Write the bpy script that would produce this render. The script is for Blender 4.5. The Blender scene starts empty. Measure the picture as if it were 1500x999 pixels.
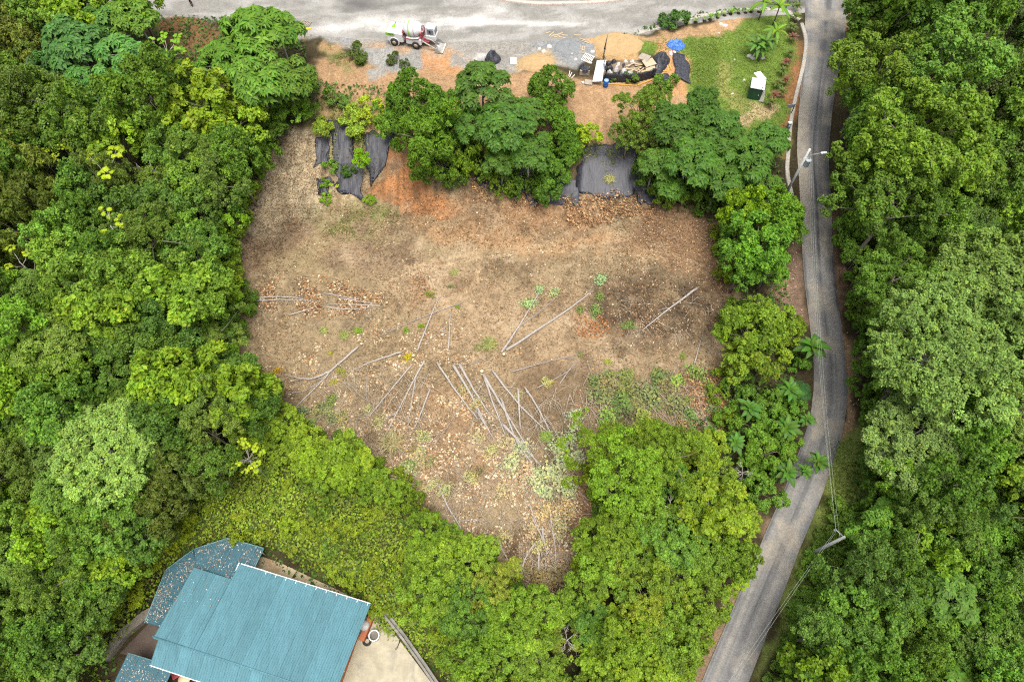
import bpy, bmesh, math, random
import numpy as np
from mathutils import Vector, Matrix

# ------------------------------------------------------------------ camera, sky, sun, exposure
SC = bpy.context.scene
COL = SC.collection
R_ = math.radians
CAM_H, TILT, FPX = 56.0, 28.0, 1000.0

cam_data = bpy.data.cameras.new('drone_camera')
cam = bpy.data.objects.new('drone_camera', cam_data)
COL.objects.link(cam)
cam.location = (0, 0, CAM_H)
cam.rotation_euler = (R_(TILT), 0, 0)
cam_data.sensor_width = 36.0
cam_data.lens = 24.0
cam_data.clip_end = 6000
SC.camera = cam

SUN_EL, SUN_AZ = 76.0, 160.0          # azimuth measured from +Y towards +X
world = bpy.data.worlds.new('World')
SC.world = world
world.use_nodes = True
wn = world.node_tree
wn.nodes.clear()
wo = wn.nodes.new('ShaderNodeOutputWorld')
wb = wn.nodes.new('ShaderNodeBackground')
ws = wn.nodes.new('ShaderNodeTexSky')
ws.sky_type = 'NISHITA'
ws.sun_disc = False
ws.sun_elevation = R_(SUN_EL)
ws.sun_rotation = R_(SUN_AZ)
ws.air_density = 1.0
ws.dust_density = 5.0
ws.ozone_density = 1.0
wb.inputs['Strength'].default_value = 0.13
wh = wn.nodes.new('ShaderNodeHueSaturation')            # cloud-covered sky: nearly white light
wh.inputs['Saturation'].default_value = 0.3
wn.links.new(ws.outputs[0], wh.inputs['Color'])
wn.links.new(wh.outputs[0], wb.inputs['Color'])
wn.links.new(wb.outputs[0], wo.inputs['Surface'])

sd_ = bpy.data.lights.new('sun', 'SUN')
sd_.energy = 1.5
sd_.angle = R_(28)
sd_.color = (1.0, 0.95, 0.86)
sun = bpy.data.objects.new('sun', sd_)
COL.objects.link(sun)
sdir = Vector((math.sin(R_(SUN_AZ)) * math.cos(R_(SUN_EL)), math.cos(R_(SUN_AZ)) * math.cos(R_(SUN_EL)), math.sin(R_(SUN_EL))))
sun.rotation_euler = sdir.to_track_quat('Z', 'Y').to_euler()
sun.location = (0, 0, 90)

SC.view_settings.view_transform = 'Standard'
SC.view_settings.look = 'None'
SC.view_settings.gamma = 1.0
SC.view_settings.use_curve_mapping = False
SC.view_settings.exposure = 1.32
SC.render.engine = 'CYCLES'
SC.cycles.use_denoising = False
SC.cycles.max_bounces = 6
SC.cycles.diffuse_bounces = 4
SC.cycles.glossy_bounces = 2
SC.cycles.transmission_bounces = 4
SC.cycles.filter_width = 1.2

rng = np.random.default_rng(11)
random.seed(5)

# ------------------------------------------------------------------ colour helper (photo value -> base colour)
def lin(c):
    c = c / 255.0
    return c / 12.92 if c <= 0.04045 else ((c + 0.055) / 1.055) ** 2.4
def S(r, g, b, k=0.62):
    return (lin(r) * k, lin(g) * k, lin(b) * k)

# ------------------------------------------------------------------ noise
_LAT = np.random.default_rng(3).random((8, 256, 256))
def vnoise(x, y, scale, seed=0):
    x = np.asarray(x, float) / scale + 37.3 * (seed + 1)
    y = np.asarray(y, float) / scale + 11.9 * (seed + 1)
    xi = np.floor(x).astype(int); yi = np.floor(y).astype(int)
    fx = x - xi; fy = y - yi
    fx = fx * fx * (3 - 2 * fx); fy = fy * fy * (3 - 2 * fy)
    L = _LAT[seed % 8]
    a = L[xi & 255, yi & 255]; b = L[(xi + 1) & 255, yi & 255]
    c = L[xi & 255, (yi + 1) & 255]; d = L[(xi + 1) & 255, (yi + 1) & 255]
    return (a * (1 - fx) + b * fx) * (1 - fy) + (c * (1 - fx) + d * fx) * fy
def fbm(x, y, scale, seed=0, octv=4):
    t = 0; a = 1; s = 0
    for k in range(octv):
        t = t + a * vnoise(x, y, scale / 2 ** k, seed + k); s += a; a *= 0.5
    return t / s
def sstep(a, b, x):
    t = np.clip((x - a) / (b - a), 0, 1)
    return t * t * (3 - 2 * t)

# ------------------------------------------------------------------ the lie of the land
PROF_Y = [-400, -60, -30, -14, 0, 10, 49.0, 57.8, 66, 120, 400]
PROF_Z = [-40, -14, -10.5, -8.6, -7.2, -6.4, -4.1, -0.25, 0.0, 0.8, 12]
HOUSE_PAD = None
LANE_W = None     # world polyline of the lane, filled below (x, y, z)

def z_base(x, y):
    x = np.asarray(x, float); y = np.asarray(y, float)
    wob = (fbm(x, y * 0.3, 14.0, 2, 2) - 0.5) * 2.0
    z = 0
    for d in (-1.5, -0.75, 0, 0.75, 1.5):
        z = z + np.interp(y + wob + d, PROF_Y, PROF_Z) / 5
    bank = sstep(-25.5, -32.0, x) * sstep(22, 34, y) * sstep(64, 56, y)
    z = z + bank * 2.4 * sstep(58, 46, y)
    far = sstep(30, 60, np.abs(x))
    z = z - far * 1.2 * sstep(70, 30, y)
    z = z + (fbm(x, y, 9.0, 4, 3) - 0.5) * 0.7 * sstep(60, 55, y) + (fbm(x, y, 2.6, 5, 2) - 0.5) * 0.14
    return z

def zg(x, y):
    z = z_base(x, y)
    x = np.asarray(x, float); y = np.asarray(y, float)
    if LANE_W is not None:
        d = np.full(x.shape, 1e9); lz = np.zeros(x.shape)
        for i in range(len(LANE_W) - 1):
            ax, ay, az = LANE_W[i]; bx, by, bz = LANE_W[i + 1]
            vx, vy = bx - ax, by - ay
            t = np.clip(((x - ax) * vx + (y - ay) * vy) / (vx * vx + vy * vy), 0, 1)
            dd = np.hypot(x - ax - t * vx, y - ay - t * vy)
            zz = az + t * (bz - az)
            lz = np.where(dd < d, zz, lz); d = np.minimum(d, dd)
        w = sstep(7.0, 2.6, d)
        z = z * (1 - w) + (lz - 0.04) * w
    if HOUSE_PAD is not None:
        m = (x < -2) & (y < 24) & (x > -60) & (y > -30)
        w = np.zeros(x.shape)
        if m.any():
            w[m] = sstep(3.2, 0.2, poly_sd(x[m], y[m], HOUSE_PAD))
        z = z * (1 - w) - 9.2 * w
    return z

_ct, _st = math.cos(R_(TILT)), math.sin(R_(TILT))
def ray(px, py):
    u = (px - 750.0) / FPX; v = (499.5 - py) / FPX
    return np.array([u, _st + v * _ct, -_ct + v * _st])
def Pz(px, py, z):
    d = ray(px, py)
    t = (z - CAM_H) / d[2]
    return Vector((d[0] * t, d[1] * t, z))
_T = np.linspace(36, 130, 380)
def P(px, py, h=0.0):
    """the place on the land (or h metres over it) that lies in this direction from the camera"""
    d = ray(px, py)
    x = d[0] * _T; y = d[1] * _T; z = CAM_H + d[2] * _T
    g = zg(x, y) + h - z
    k = int(np.argmax(g > 0)) if (g > 0).any() else len(_T) - 1
    k = max(k, 1)
    t = _T[k - 1] + (_T[k] - _T[k - 1]) * (-g[k - 1]) / max(g[k] - g[k - 1], 1e-9)
    return Vector((d[0] * t, d[1] * t, CAM_H + d[2] * t))
def depth(p):
    return p[1] * _st + (CAM_H - p[2]) * _ct
def G(x, y):
    return float(zg(np.array([x]), np.array([y]))[0])
def to_px(p):
    d = depth(p); v = (p[1] * _ct - (CAM_H - p[2]) * _st) / d
    return 750 + FPX * p[0] / d, 499.5 - FPX * v

LANE_PX = [(1222, -60), (1212, 0), (1207, 60), (1198, 130), (1191, 215), (1195, 300), (1200, 400), (1212, 500), (1216, 560), (1210, 620), (1184, 700), (1143, 800), (1102, 900), (1062, 999), (1020, 1100)]
LANE_WIDTH = [6.0, 5.4, 4.6, 3.9, 3.5, 3.3, 3.2, 3.2, 3.2, 3.2, 3.2, 3.2, 3.3, 3.4, 3.5]
_lz = {-60: 0.3, 0: 0.1, 60: -0.1, 130: -0.5, 215: -1.3, 300: -2.3, 400: -3.6, 500: -4.8, 560: -5.4, 620: -5.9, 700: -6.5, 800: -7.1, 900: -7.6, 999: -8.0, 1100: -8.6}
LANE_W = [tuple(Pz(px, py, _lz[py])) for px, py in LANE_PX]

HOUSE_PAD = [tuple(Pz(a, b, -9.2)[:2]) for a, b in [(150, 1030), (192, 915), (245, 850), (330, 815), (390, 825), (530, 892), (552, 912), (665, 1008), (700, 1100), (100, 1100)]]
def W(poly):
    """pixel polygon -> list of world (x, y)"""
    return [tuple(P(a, b)[:2]) for a, b in poly]
def poly_sd(X, Y, poly):
    X = np.asarray(X, float); Y = np.asarray(Y, float)
    d = np.full(X.shape, 1e9); inside = np.zeros(X.shape, bool)
    n = len(poly)
    for i in range(n):
        ax, ay = poly[i]; bx, by = poly[(i + 1) % n]
        vx, vy = bx - ax, by - ay
        t = np.clip(((X - ax) * vx + (Y - ay) * vy) / (vx * vx + vy * vy + 1e-12), 0, 1)
        d = np.minimum(d, np.hypot(X - ax - t * vx, Y - ay - t * vy))
        c = ((ay > Y) != (by > Y)) & (X < (bx - ax) * (Y - ay) / ((by - ay) if by != ay else 1e-12) + ax)
        inside ^= c
    return np.where(inside, -d, d)

# ------------------------------------------------------------------ object helpers
def tag(o, label=None, cat=None, group=None, kind=None):
    if label: o['label'] = label
    if cat: o['category'] = cat
    if group: o['group'] = group
    if kind: o['kind'] = kind
    return o
def obj(name, me, parent=None, loc=None, rot=None, scale=None, color=None):
    o = bpy.data.objects.new(name, me)
    COL.objects.link(o)
    if parent is not None: o.parent = parent
    if loc is not None: o.location = loc
    if rot is not None: o.rotation_euler = rot
    if scale is not None: o.scale = (scale,) * 3 if isinstance(scale, (int, float)) else scale
    if color is not None: o.color = (*color[:3], 1)
    return o
def empty(name, loc, rotz=0.0, scale=1.0):
    o = obj(name, None, loc=loc, rot=(0, 0, rotz), scale=scale)
    o.empty_display_size = 0.3
    return o

def np_mesh(name, verts, quads, mat, col=None, smooth=False):
    """verts (n,3), quads (m,k) arrays, optional per-vertex colour"""
    me = bpy.data.meshes.new(name)
    verts = np.ascontiguousarray(verts, np.float32); quads = np.ascontiguousarray(quads, np.int32)
    m, k = quads.shape
    me.vertices.add(len(verts)); me.vertices.foreach_set('co', verts.ravel())
    me.loops.add(m * k); me.loops.foreach_set('vertex_index', quads.ravel())
    me.polygons.add(m)
    me.polygons.foreach_set('loop_start', np.arange(0, m * k, k, dtype=np.int32))
    try: me.polygons.foreach_set('loop_total', np.full(m, k, np.int32))
    except Exception: pass
    if col is not None:
        a = me.attributes.new('col', 'FLOAT_COLOR', 'POINT')
        c4 = np.ones((len(verts), 4), np.float32); c4[:, :3] = col
        a.data.foreach_set('color', c4.ravel())
    me.update(calc_edges=True); me.validate()
    if smooth: me.polygons.foreach_set('use_smooth', np.ones(len(me.polygons), bool))
    me.materials.append(mat)
    return me

class MB:
    """collects simple solids into one mesh"""
    def __init__(s): s.v = []; s.f = []; s.sm = []
    def add(s, vs, fs, smooth=False):
        n = len(s.v); s.v += [tuple(v) for v in vs]
        s.f += [tuple(i + n for i in f) for f in fs]; s.sm += [smooth] * len(fs); return s
    def box(s, c, d, rot=0.0, bev=0.0, M=None, taper=1.0):
        x, y, z = d[0] / 2, d[1] / 2, d[2] / 2
        b = min(bev, x * .9, y * .9, z * .9)
        if b > 0:
            vs = []
            for zz, i in ((-z, b), (-z + b, 0), (z - b, 0), (z, b)):
                t = taper if zz > 0 else 1.0
                for sx, sy in ((-1, -1), (1, -1), (1, 1), (-1, 1)):
                    vs += [(sx * (x - i) * t, sy * (y - i - b) * t, zz), (sx * (x - i - b) * t, sy * (y - i) * t, zz)]
            # order each ring round
            ring = [0, 1, 3, 2, 4, 5, 7, 6]
            fs = []
            for k in range(3):
                for j in range(8):
                    a, c_ = ring[j], ring[(j + 1) % 8]
                    fs.append((k * 8 + a, k * 8 + c_, k * 8 + 8 + c_, k * 8 + 8 + a))
            fs.append(tuple(reversed([r for r in ring]))); fs.append(tuple(24 + r for r in ring))
        else:
            vs = [(sx * x * (taper if sz > 0 else 1), sy * y * (taper if sz > 0 else 1), sz * z) for sz in (-1, 1) for sx, sy in ((-1, -1), (1, -1), (1, 1), (-1, 1))]
            fs = [(3, 2, 1, 0), (4, 5, 6, 7), (0, 1, 5, 4), (1, 2, 6, 5), (2, 3, 7, 6), (3, 0, 4, 7)]
        T = Matrix.Translation(c) @ (M if M is not None else Matrix.Rotation(rot, 4, 'Z'))
        return s.add([T @ Vector(v) for v in vs], fs)
    def tube(s, pts, rad, n=6, cap=True, smooth=True):
        pts = [Vector(p) for p in pts]
        rad = rad if isinstance(rad, (list, tuple)) else [rad] * len(pts)
        vs, fs = [], []
        for i, p in enumerate(pts):
            t = (pts[min(i + 1, len(pts) - 1)] - pts[max(i - 1, 0)]).normalized()
            a = t.orthogonal().normalized() if abs(t.z) > .95 else t.cross(Vector((0, 0, 1))).normalized()
            b = t.cross(a)
            for k in range(n):
                q = 2 * math.pi * k / n
                vs.append(p + (a * math.cos(q) + b * math.sin(q)) * rad[i])
        for i in range(len(pts) - 1):
            for k in range(n):
                fs.append((i * n + k, i * n + (k + 1) % n, (i + 1) * n + (k + 1) % n, (i + 1) * n + k))
        if cap:
            fs.append(tuple(reversed(range(n)))); fs.append(tuple((len(pts) - 1) * n + k for k in range(n)))
        return s.add(vs, fs, smooth)
    def lathe(s, prof, n=16, M=None, smooth=True):
        """profile [(r, z)] round z"""
        M = M or Matrix.Identity(4); vs, fs = [], []
        for r, z in prof:
            for k in range(n):
                q = 2 * math.pi * k / n
                vs.append(M @ Vector((r * math.cos(q), r * math.sin(q), z)))
        for i in range(len(prof) - 1):
            for k in range(n):
                fs.append((i * n + k, i * n + (k + 1) % n, (i + 1) * n + (k + 1) % n, (i + 1) * n + k))
        return s.add(vs, fs, smooth)
    def prism(s, poly, z0, z1, M=None):
        M = M or Matrix.Identity(4); n = len(poly)
        vs = [M @ Vector((x, y, z0)) for x, y in poly] + [M @ Vector((x, y, z1)) for x, y in poly]
        fs = [tuple(reversed(range(n))), tuple(range(n, 2 * n))] + [(i, (i + 1) % n, n + (i + 1) % n, n + i) for i in range(n)]
        return s.add(vs, fs)
    def mesh(s, name, mat):
        me = bpy.data.meshes.new(name); me.from_pydata(s.v, [], s.f); me.update()
        me.polygons.foreach_set('use_smooth', s.sm)
        bm = bmesh.new(); bm.from_mesh(me); bmesh.ops.recalc_face_normals(bm, faces=bm.faces); bm.to_mesh(me); bm.free()
        me.materials.append(mat); return me
    def build(s, name, mat, parent=None, loc=None, rot=None, color=None):
        return obj(name, s.mesh(name, mat), parent, loc, rot, color=color)

# ------------------------------------------------------------------ materials
MATS = {}
def nt(name):
    m = bpy.data.materials.new(name); m.use_nodes = True
    t = m.node_tree; t.nodes.clear()
    o = t.nodes.new('ShaderNodeOutputMaterial')
    return m, t, o
def node(t, kind, **kw):
    n = t.nodes.new(kind)
    for k, v in kw.items():
        if k.startswith('i_'): n.inputs[k[2:].replace('_', ' ')].default_value = v
        else: setattr(n, k, v)
    return n
def rgbm(t, blend, fac, a, b):
    n = t.nodes.new('ShaderNodeMix'); n.data_type = 'RGBA'; n.blend_type = blend; n.clamp_factor = True
    for sock, v in ((0, fac), (6, a), (7, b)):
        if hasattr(v, 'is_output'): t.links.new(v, n.inputs[sock])
        elif isinstance(v, (int, float)): n.inputs[sock].default_value = v
        else: n.inputs[sock].default_value = (*v[:3], 1)
    return n.outputs[2]
def ramp(t, src, stops):
    n = t.nodes.new('ShaderNodeValToRGB')
    e = n.color_ramp.elements
    while len(e) < len(stops): e.new(0.5)
    for i, (p, c) in enumerate(stops):
        e[i].position = p; e[i].color = (c, c, c, 1) if isinstance(c, (int, float)) else (*c[:3], 1)
    t.links.new(src, n.inputs[0]); return n.outputs[0]
def noise(t, scale, detail=4, rough=0.6, coord=None, dist=0.0):
    n = node(t, 'ShaderNodeTexNoise'); n.inputs['Scale'].default_value = scale
    n.inputs['Detail'].default_value = detail; n.inputs['Roughness'].default_value = rough; n.inputs['Distortion'].default_value = dist
    if coord is not None: t.links.new(coord, n.inputs['Vector'])
    return n.outputs['Fac']
def geo_pos(t):
    return node(t, 'ShaderNodeNewGeometry').outputs['Position']
def bump(t, h, strength, dist):
    b = node(t, 'ShaderNodeBump'); b.inputs['Strength'].default_value = strength; b.inputs['Distance'].default_value = dist
    t.links.new(h, b.inputs['Height']); return b.outputs[0]
def bsdf(t, o, base, rough=0.8, spec=0.3, nrm=None, metal=0.0):
    p = node(t, 'ShaderNodeBsdfPrincipled')
    if hasattr(base, 'is_output'): t.links.new(base, p.inputs['Base Color'])
    else: p.inputs['Base Color'].default_value = (*base[:3], 1)
    if hasattr(rough, 'is_output'): t.links.new(rough, p.inputs['Roughness'])
    else: p.inputs['Roughness'].default_value = rough
    p.inputs['Specular IOR Level'].default_value = spec
    p.inputs['Metallic'].default_value = metal
    if nrm is not None: t.links.new(nrm, p.inputs['Normal'])
    t.links.new(p.outputs[0], o.inputs[0]); return p

def plain(name, c, rough=0.7, spec=0.3, var=0.25, scale=3.0, metal=0.0, bmp=0.0, dirt=None):
    """one worn colour with grain"""
    if name in MATS: return MATS[name]
    m, t, o = nt(name); pos = geo_pos(t)
    n1 = noise(t, scale, 5, 0.65, pos)
    base = rgbm(t, 'MULTIPLY', 1.0, c, ramp(t, n1, [(0.25, 1 - var), (0.75, 1 + var * 0.3)]))
    if dirt is not None:
        n2 = noise(t, scale * 0.5, 6, 0.7, pos, 0.5)
        base = rgbm(t, 'MIX', ramp(t, n2, [(0.52, 0.0), (0.68, 0.8)]), base, dirt)
    if 'roof' in name:                                       # each sheet has faded a little differently, and runs streak down it
        oi = node(t, 'ShaderNodeObjectInfo')
        base = rgbm(t, 'MULTIPLY', 1.0, base, ramp(t, oi.outputs['Random'], [(0.0, 0.9), (1.0, 1.08)]))
        mp = node(t, 'ShaderNodeMapping'); mp.inputs['Rotation'].default_value = (0, 0, 0.273); mp.inputs['Scale'].default_value = (5.0, 0.35, 1.0); t.links.new(pos, mp.inputs['Vector'])
        base = rgbm(t, 'MULTIPLY', 1.0, base, ramp(t, noise(t, 1.0, 5, 0.7, mp.outputs[0]), [(0.35, 0.84), (0.65, 1.06)]))
    nr = bump(t, noise(t, scale * 6, 4, 0.7, pos), bmp, 0.02) if bmp else None
    bsdf(t, o, base, rough, spec, nr, metal); MATS[name] = m; return m

def leaf_material(name, trans=0.3, rough=0.55, spec=0.2):
    m, t, o = nt(name)
    a = node(t, 'ShaderNodeAttribute', attribute_name='col')
    oi = node(t, 'ShaderNodeObjectInfo')
    base = rgbm(t, 'MULTIPLY', 1.0, oi.outputs['Color'], a.outputs['Color'])
    p = bsdf(t, o, base, rough, spec)
    tr = node(t, 'ShaderNodeBsdfTranslucent')
    tc = rgbm(t, 'MULTIPLY', 1.0, base, (1.25, 1.25, 0.5))
    t.links.new(tc, tr.inputs[0])
    mx = node(t, 'ShaderNodeMixShader'); mx.inputs[0].default_value = trans
    t.links.new(p.outputs[0], mx.inputs[1]); t.links.new(tr.outputs[0], mx.inputs[2])
    t.links.new(mx.outputs[0], o.inputs[0])
    return m
LEAF = leaf_material('leaf')
DRYLEAF = leaf_material('dry_leaf', 0.12, 0.8, 0.15)
BARK = plain('bark', S(140, 130, 118), 0.9, 0.15, 0.4, 5.0, bmp=0.4)
PALEBARK = plain('pale_bark', S(205, 196, 186), 0.85, 0.15, 0.35, 6.0, bmp=0.3)
def catmull(pts, sub=8):
    pts = [np.array(p, float) for p in pts]; out = []
    for i in range(len(pts) - 1):
        p0 = pts[max(i - 1, 0)]; p1 = pts[i]; p2 = pts[i + 1]; p3 = pts[min(i + 2, len(pts) - 1)]
        for k in range(sub):
            t = k / sub
            out.append(0.5 * ((2 * p1) + (-p0 + p2) * t + (2 * p0 - 5 * p1 + 4 * p2 - p3) * t * t + (-p0 + 3 * p1 - 3 * p2 + p3) * t ** 3))
    out.append(pts[-1]); return out
# ------------------------------------------------------------------ ground
xs = np.concatenate([[-3000, -1500, -700, -350, -200, -130, -100, -85], np.arange(-72, -36, 0.9), np.arange(-36, 34, 0.21), np.arange(34, 74, 0.9), [85, 100, 130, 200, 350, 700, 1500, 3000]])
ys = np.concatenate([[-3000, -1500, -700, -350, -200, -120, -70, -40, -25], np.arange(-16, 3, 0.7), np.arange(3, 82, 0.21), np.arange(82, 98, 1.0), [105, 120, 150, 200, 350, 700, 1500, 3000]])
GX, GY = np.meshgrid(xs, ys)
gx, gy = GX.ravel(), GY.ravel()
gz = zg(gx, gy)
n1 = fbm(gx, gy, 6.0, 0, 5); n2 = fbm(gx, gy, 1.6, 3, 4); n3 = fbm(gx, gy, 0.7, 6, 2); n4 = fbm(gx, gy, 14.0, 5, 3)
wx = gx + (fbm(gx, gy, 3.0, 1, 4) - 0.5) * 4.0
wy = gy + (fbm(gx, gy, 3.0, 4, 4) - 0.5) * 4.0

gc = np.empty((len(gx), 3)); gc[:] = S(74, 66, 46)                     # forest soil
def blend(mask, c, amt=1.0):
    global gc
    m = np.clip(mask * amt, 0, 1)[:, None]
    gc = gc * (1 - m) + np.array(c) * m
def zone(poly, c, feather=0.8, amt=1.0, gate=None):
    w = W(poly)
    x0 = min(p[0] for p in w) - 6; x1 = max(p[0] for p in w) + 6
    y0 = min(p[1] for p in w) - 6; y1 = max(p[1] for p in w) + 6
    idx = np.where((gx > x0) & (gx < x1) & (gy > y0) & (gy < y1))[0]
    m = np.zeros(len(gx))
    m[idx] = sstep(feather, -feather, poly_sd(wx[idx], wy[idx], w))
    if gate is not None: m = m * gate
    blend(m, c, amt)
    return m

CLEARING = [(395, 200), (470, 190), (560, 230), (700, 255), (850, 280), (960, 300), (1050, 330), (1085, 420), (1085, 500), (1060, 600), (960, 640), (870, 690), (890, 760), (820, 860), (770, 880), (690, 800), (600, 740), (560, 690), (440, 640), (380, 560), (325, 500), (345, 380)]
zone(CLEARING, S(158, 138, 107), 1.2)
zone([(330, 400), (345, 330), (370, 260), (410, 195), (470, 185), (475, 290), (440, 340), (360, 390)], S(180, 163, 134), 0.8)
zone([(335, 385), (360, 352), (420, 330), (455, 338), (430, 370), (360, 400)], S(122, 100, 78), 0.7, 0.85)
zone([(400, 380), (470, 345), (560, 345), (640, 370), (600, 400), (470, 420)], S(160, 141, 106), 1.2, 0.8)
zone([(440, 310), (560, 300), (560, 350), (470, 350)], S(134, 136, 84), 1.0, 0.75, sstep(0.35, 0.6, n2))
zone([(490, 350), (600, 355), (640, 400), (520, 410), (470, 385)], S(148, 124, 100), 1.2, 0.7)
zone([(545, 290), (570, 225), (590, 222), (640, 270), (665, 300), (640, 315), (560, 312)], S(184, 130, 86), 0.5)
zone([(640, 300), (680, 270), (860, 300), (900, 330), (850, 340), (700, 330)], S(166, 130, 96), 0.8, 0.8)
zone([(600, 320), (700, 325), (830, 345), (960, 350), (960, 370), (820, 372), (700, 365), (610, 345)], S(184, 144, 104), 0.9, 0.65)
zone([(560, 410), (700, 400), (860, 420), (900, 520), (760, 560), (640, 520)], S(178, 152, 120), 2.0, 0.6)
zone([(870, 415), (960, 400), (1050, 420), (1075, 475), (1015, 512), (925, 516), (870, 475)], S(76, 62, 50), 1.6, 0.85, sstep(0.26, 0.54, n2 * 0.6 + n1 * 0.4))
zone([(960, 290), (1060, 330), (1080, 420), (1050, 430), (970, 390), (930, 330)], S(140, 110, 84), 1.2, 0.8)
zone([(1120, 430), (1165, 350), (1180, 440), (1190, 470), (1130, 450)], S(140, 116, 98), 0.8)
zone([(770, 530), (860, 530), (880, 600), (800, 620), (740, 570)], S(132, 108, 84), 1.0, 0.7)
zone([(560, 560), (700, 580), (740, 700), (640, 740), (560, 680)], S(158, 128, 98), 1.2, 0.6)
zone([(750, 790), (850, 780), (870, 850), (790, 890), (740, 840)], S(98, 78, 58), 0.8, 0.9)
zone([(840, 690), (900, 700), (890, 770), (830, 770)], S(140, 112, 86), 0.8, 0.9)
zone([(990, 560), (1070, 540), (1070, 620), (1020, 630)], S(150, 116, 86), 0.8, 0.8)
zone([(690, 620), (850, 600), (850, 680), (780, 720), (700, 680)], S(120, 100, 80), 1.0, 0.5, sstep(.4, .6, n2))
zone([(380, 540), (470, 560), (620, 600), (700, 680), (640, 760), (560, 700), (440, 640)], S(120, 102, 76), 1.0, 0.65, sstep(.35, .62, n2))
zone([(700, 560), (860, 540), (1040, 560), (1050, 640), (880, 700), (800, 680)], S(112, 96, 72), 1.0, 0.6, sstep(.35, .62, n2))
# dry patches all over the clearing
dp = zone(CLEARING, S(190, 168, 138), 1.2, 0.5, sstep(0.52, 0.68, n2 * 0.55 + n1 * 0.45))
dq = zone(CLEARING, S(110, 92, 70), 1.2, 0.6, sstep(0.50, 0.66, fbm(gx, gy, 2.2, 7, 5) * .5 + n3 * .5))
# the embankment and the yard above it
zone([(455, 90), (600, 85), (800, 110), (960, 110), (1020, 140), (1020, 200), (900, 240), (700, 230), (560, 215), (455, 175)], S(178, 144, 108), 0.9)
zone([(455, 135), (540, 145), (560, 185), (540, 215), (470, 205), (440, 180)], S(140, 132, 84), 0.8, 0.85, sstep(0.3, 0.55, n2))
zone([(690, 225), (880, 200), (950, 290), (690, 270)], S(92, 84, 62), 0.8, 0.8)
zone([(470, 65), (540, 70), (545, 100), (480, 105)], S(122, 124, 76), 0.7, 0.8, sstep(0.35, 0.6, n2))
YARD = [(140, -60), (1150, -60), (1150, 12), (1000, 20), (925, 52), (850, 60), (840, 92), (780, 104), (700, 110), (640, 88), (600, 102), (548, 106), (530, 72), (470, 62), (430, 60), (420, 30), (250, 25), (150, 30)]
zone(YARD, S(160, 155, 146), 0.45)
zone([(545, 72), (640, 72), (640, 100), (600, 106), (548, 106)], S(160, 158, 152), 0.5)
zone([(450, 62), (640, 66), (700, 92), (640, 84), (560, 74), (480, 80)], S(188, 152, 114), 0.5, 0.7, sstep(0.4, 0.6, n2))
zone([(600, 82), (690, 84), (690, 112), (610, 108)], S(198, 144, 96), 0.5, 0.85, sstep(0.38, 0.55, n2))
zone([(840, 40), (930, 30), (935, 52), (925, 90), (885, 84), (862, 70), (840, 52)], S(196, 160, 112), 0.4)
zone([(755, 78), (800, 74), (815, 90), (800, 104), (765, 104)], S(184, 160, 122), 0.4)
zone([(800, 50), (850, 52), (870, 76), (842, 92), (800, 78), (770, 58)], S(150, 152, 152), 0.5)
zone([(180, -20), (420, -40), (420, 14), (260, 24), (190, 14)], S(188, 166, 138), 0.8)
zone([(470, -20), (600, -20), (580, 20), (480, 25)], S(174, 168, 158), 0.8)
zone([(508, -8), (560, -4), (568, 12), (530, 24), (505, 12)], S(112, 110, 108), 0.35, 0.9)
zone([(470, 42), (520, 38), (520, 60), (475, 62)], S(150, 152, 162), 0.5, 0.8, sstep(0.4, 0.6, n3 * .5 + n2 * .5))
zone([(520, 28), (650, 24), (655, 42), (540, 46)], S(214, 212, 208), 0.5, 0.7, sstep(0.42, 0.6, n2))
zone([(690, 66), (760, 62), (760, 90), (700, 94)], S(208, 206, 202), 0.6, 0.7, sstep(0.42, 0.6, n2))
zone([(700, 80), (745, 76), (750, 95), (705, 98)], S(130, 128, 126), 0.4, 0.6)
zone([(230, 30), (310, 26), (330, 70), (250, 80)], S(140, 104, 72), 0.6, 0.9)
# lawn round the shed and the soil strip along the kerb
zone([(925, 58), (1000, 46), (1095, 26), (1160, 22), (1172, 60), (1160, 150), (1150, 230), (1010, 200), (1005, 120), (1000, 90), (930, 74)], S(112, 136, 58), 0.6)
zone([(925, 56), (1000, 34), (1100, 20), (1110, 30), (1060, 50), (985, 60)], S(184, 150, 112), 0.4)
zone([(1052, 95), (1070, 95), (1090, 165), (1065, 165)], S(166, 156, 96), 0.5, 0.6)
zone([(1085, 160), (1130, 158), (1130, 185), (1085, 185)], S(196, 170, 132), 0.5, 0.9)
zone([(1168, 60), (1178, 60), (1165, 160), (1150, 230), (1140, 230), (1152, 150)], S(158, 110, 76), 0.4, 0.9)
zone([(960, 58), (985, 55), (1005, 100), (1010, 140), (975, 140), (955, 110)], S(204, 156, 110), 0.5)
# verges of the lane
zone([(1228, 480), (1246, 480), (1262, 600), (1256, 640), (1215, 660), (1215, 640), (1236, 600)], S(170, 140, 108), 0.5)
zone([(1205, 300), (1240, 300), (1246, 480), (1232, 480)], S(128, 104, 84), 0.6)
zone([(1213, 650), (1270, 630), (1275, 760), (1220, 830), (1150, 960), (1120, 999), (1110, 999), (1180, 800)], S(132, 146, 74), 0.7)
zone([(1165, 690), (1190, 690), (1120, 830), (1040, 999), (1010, 999), (1100, 800)], S(140, 118, 92), 0.5)
zone([(1225, 20), (1250, 20), (1250, 70), (1238, 60)], S(182, 150, 114), 0.5)
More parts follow.
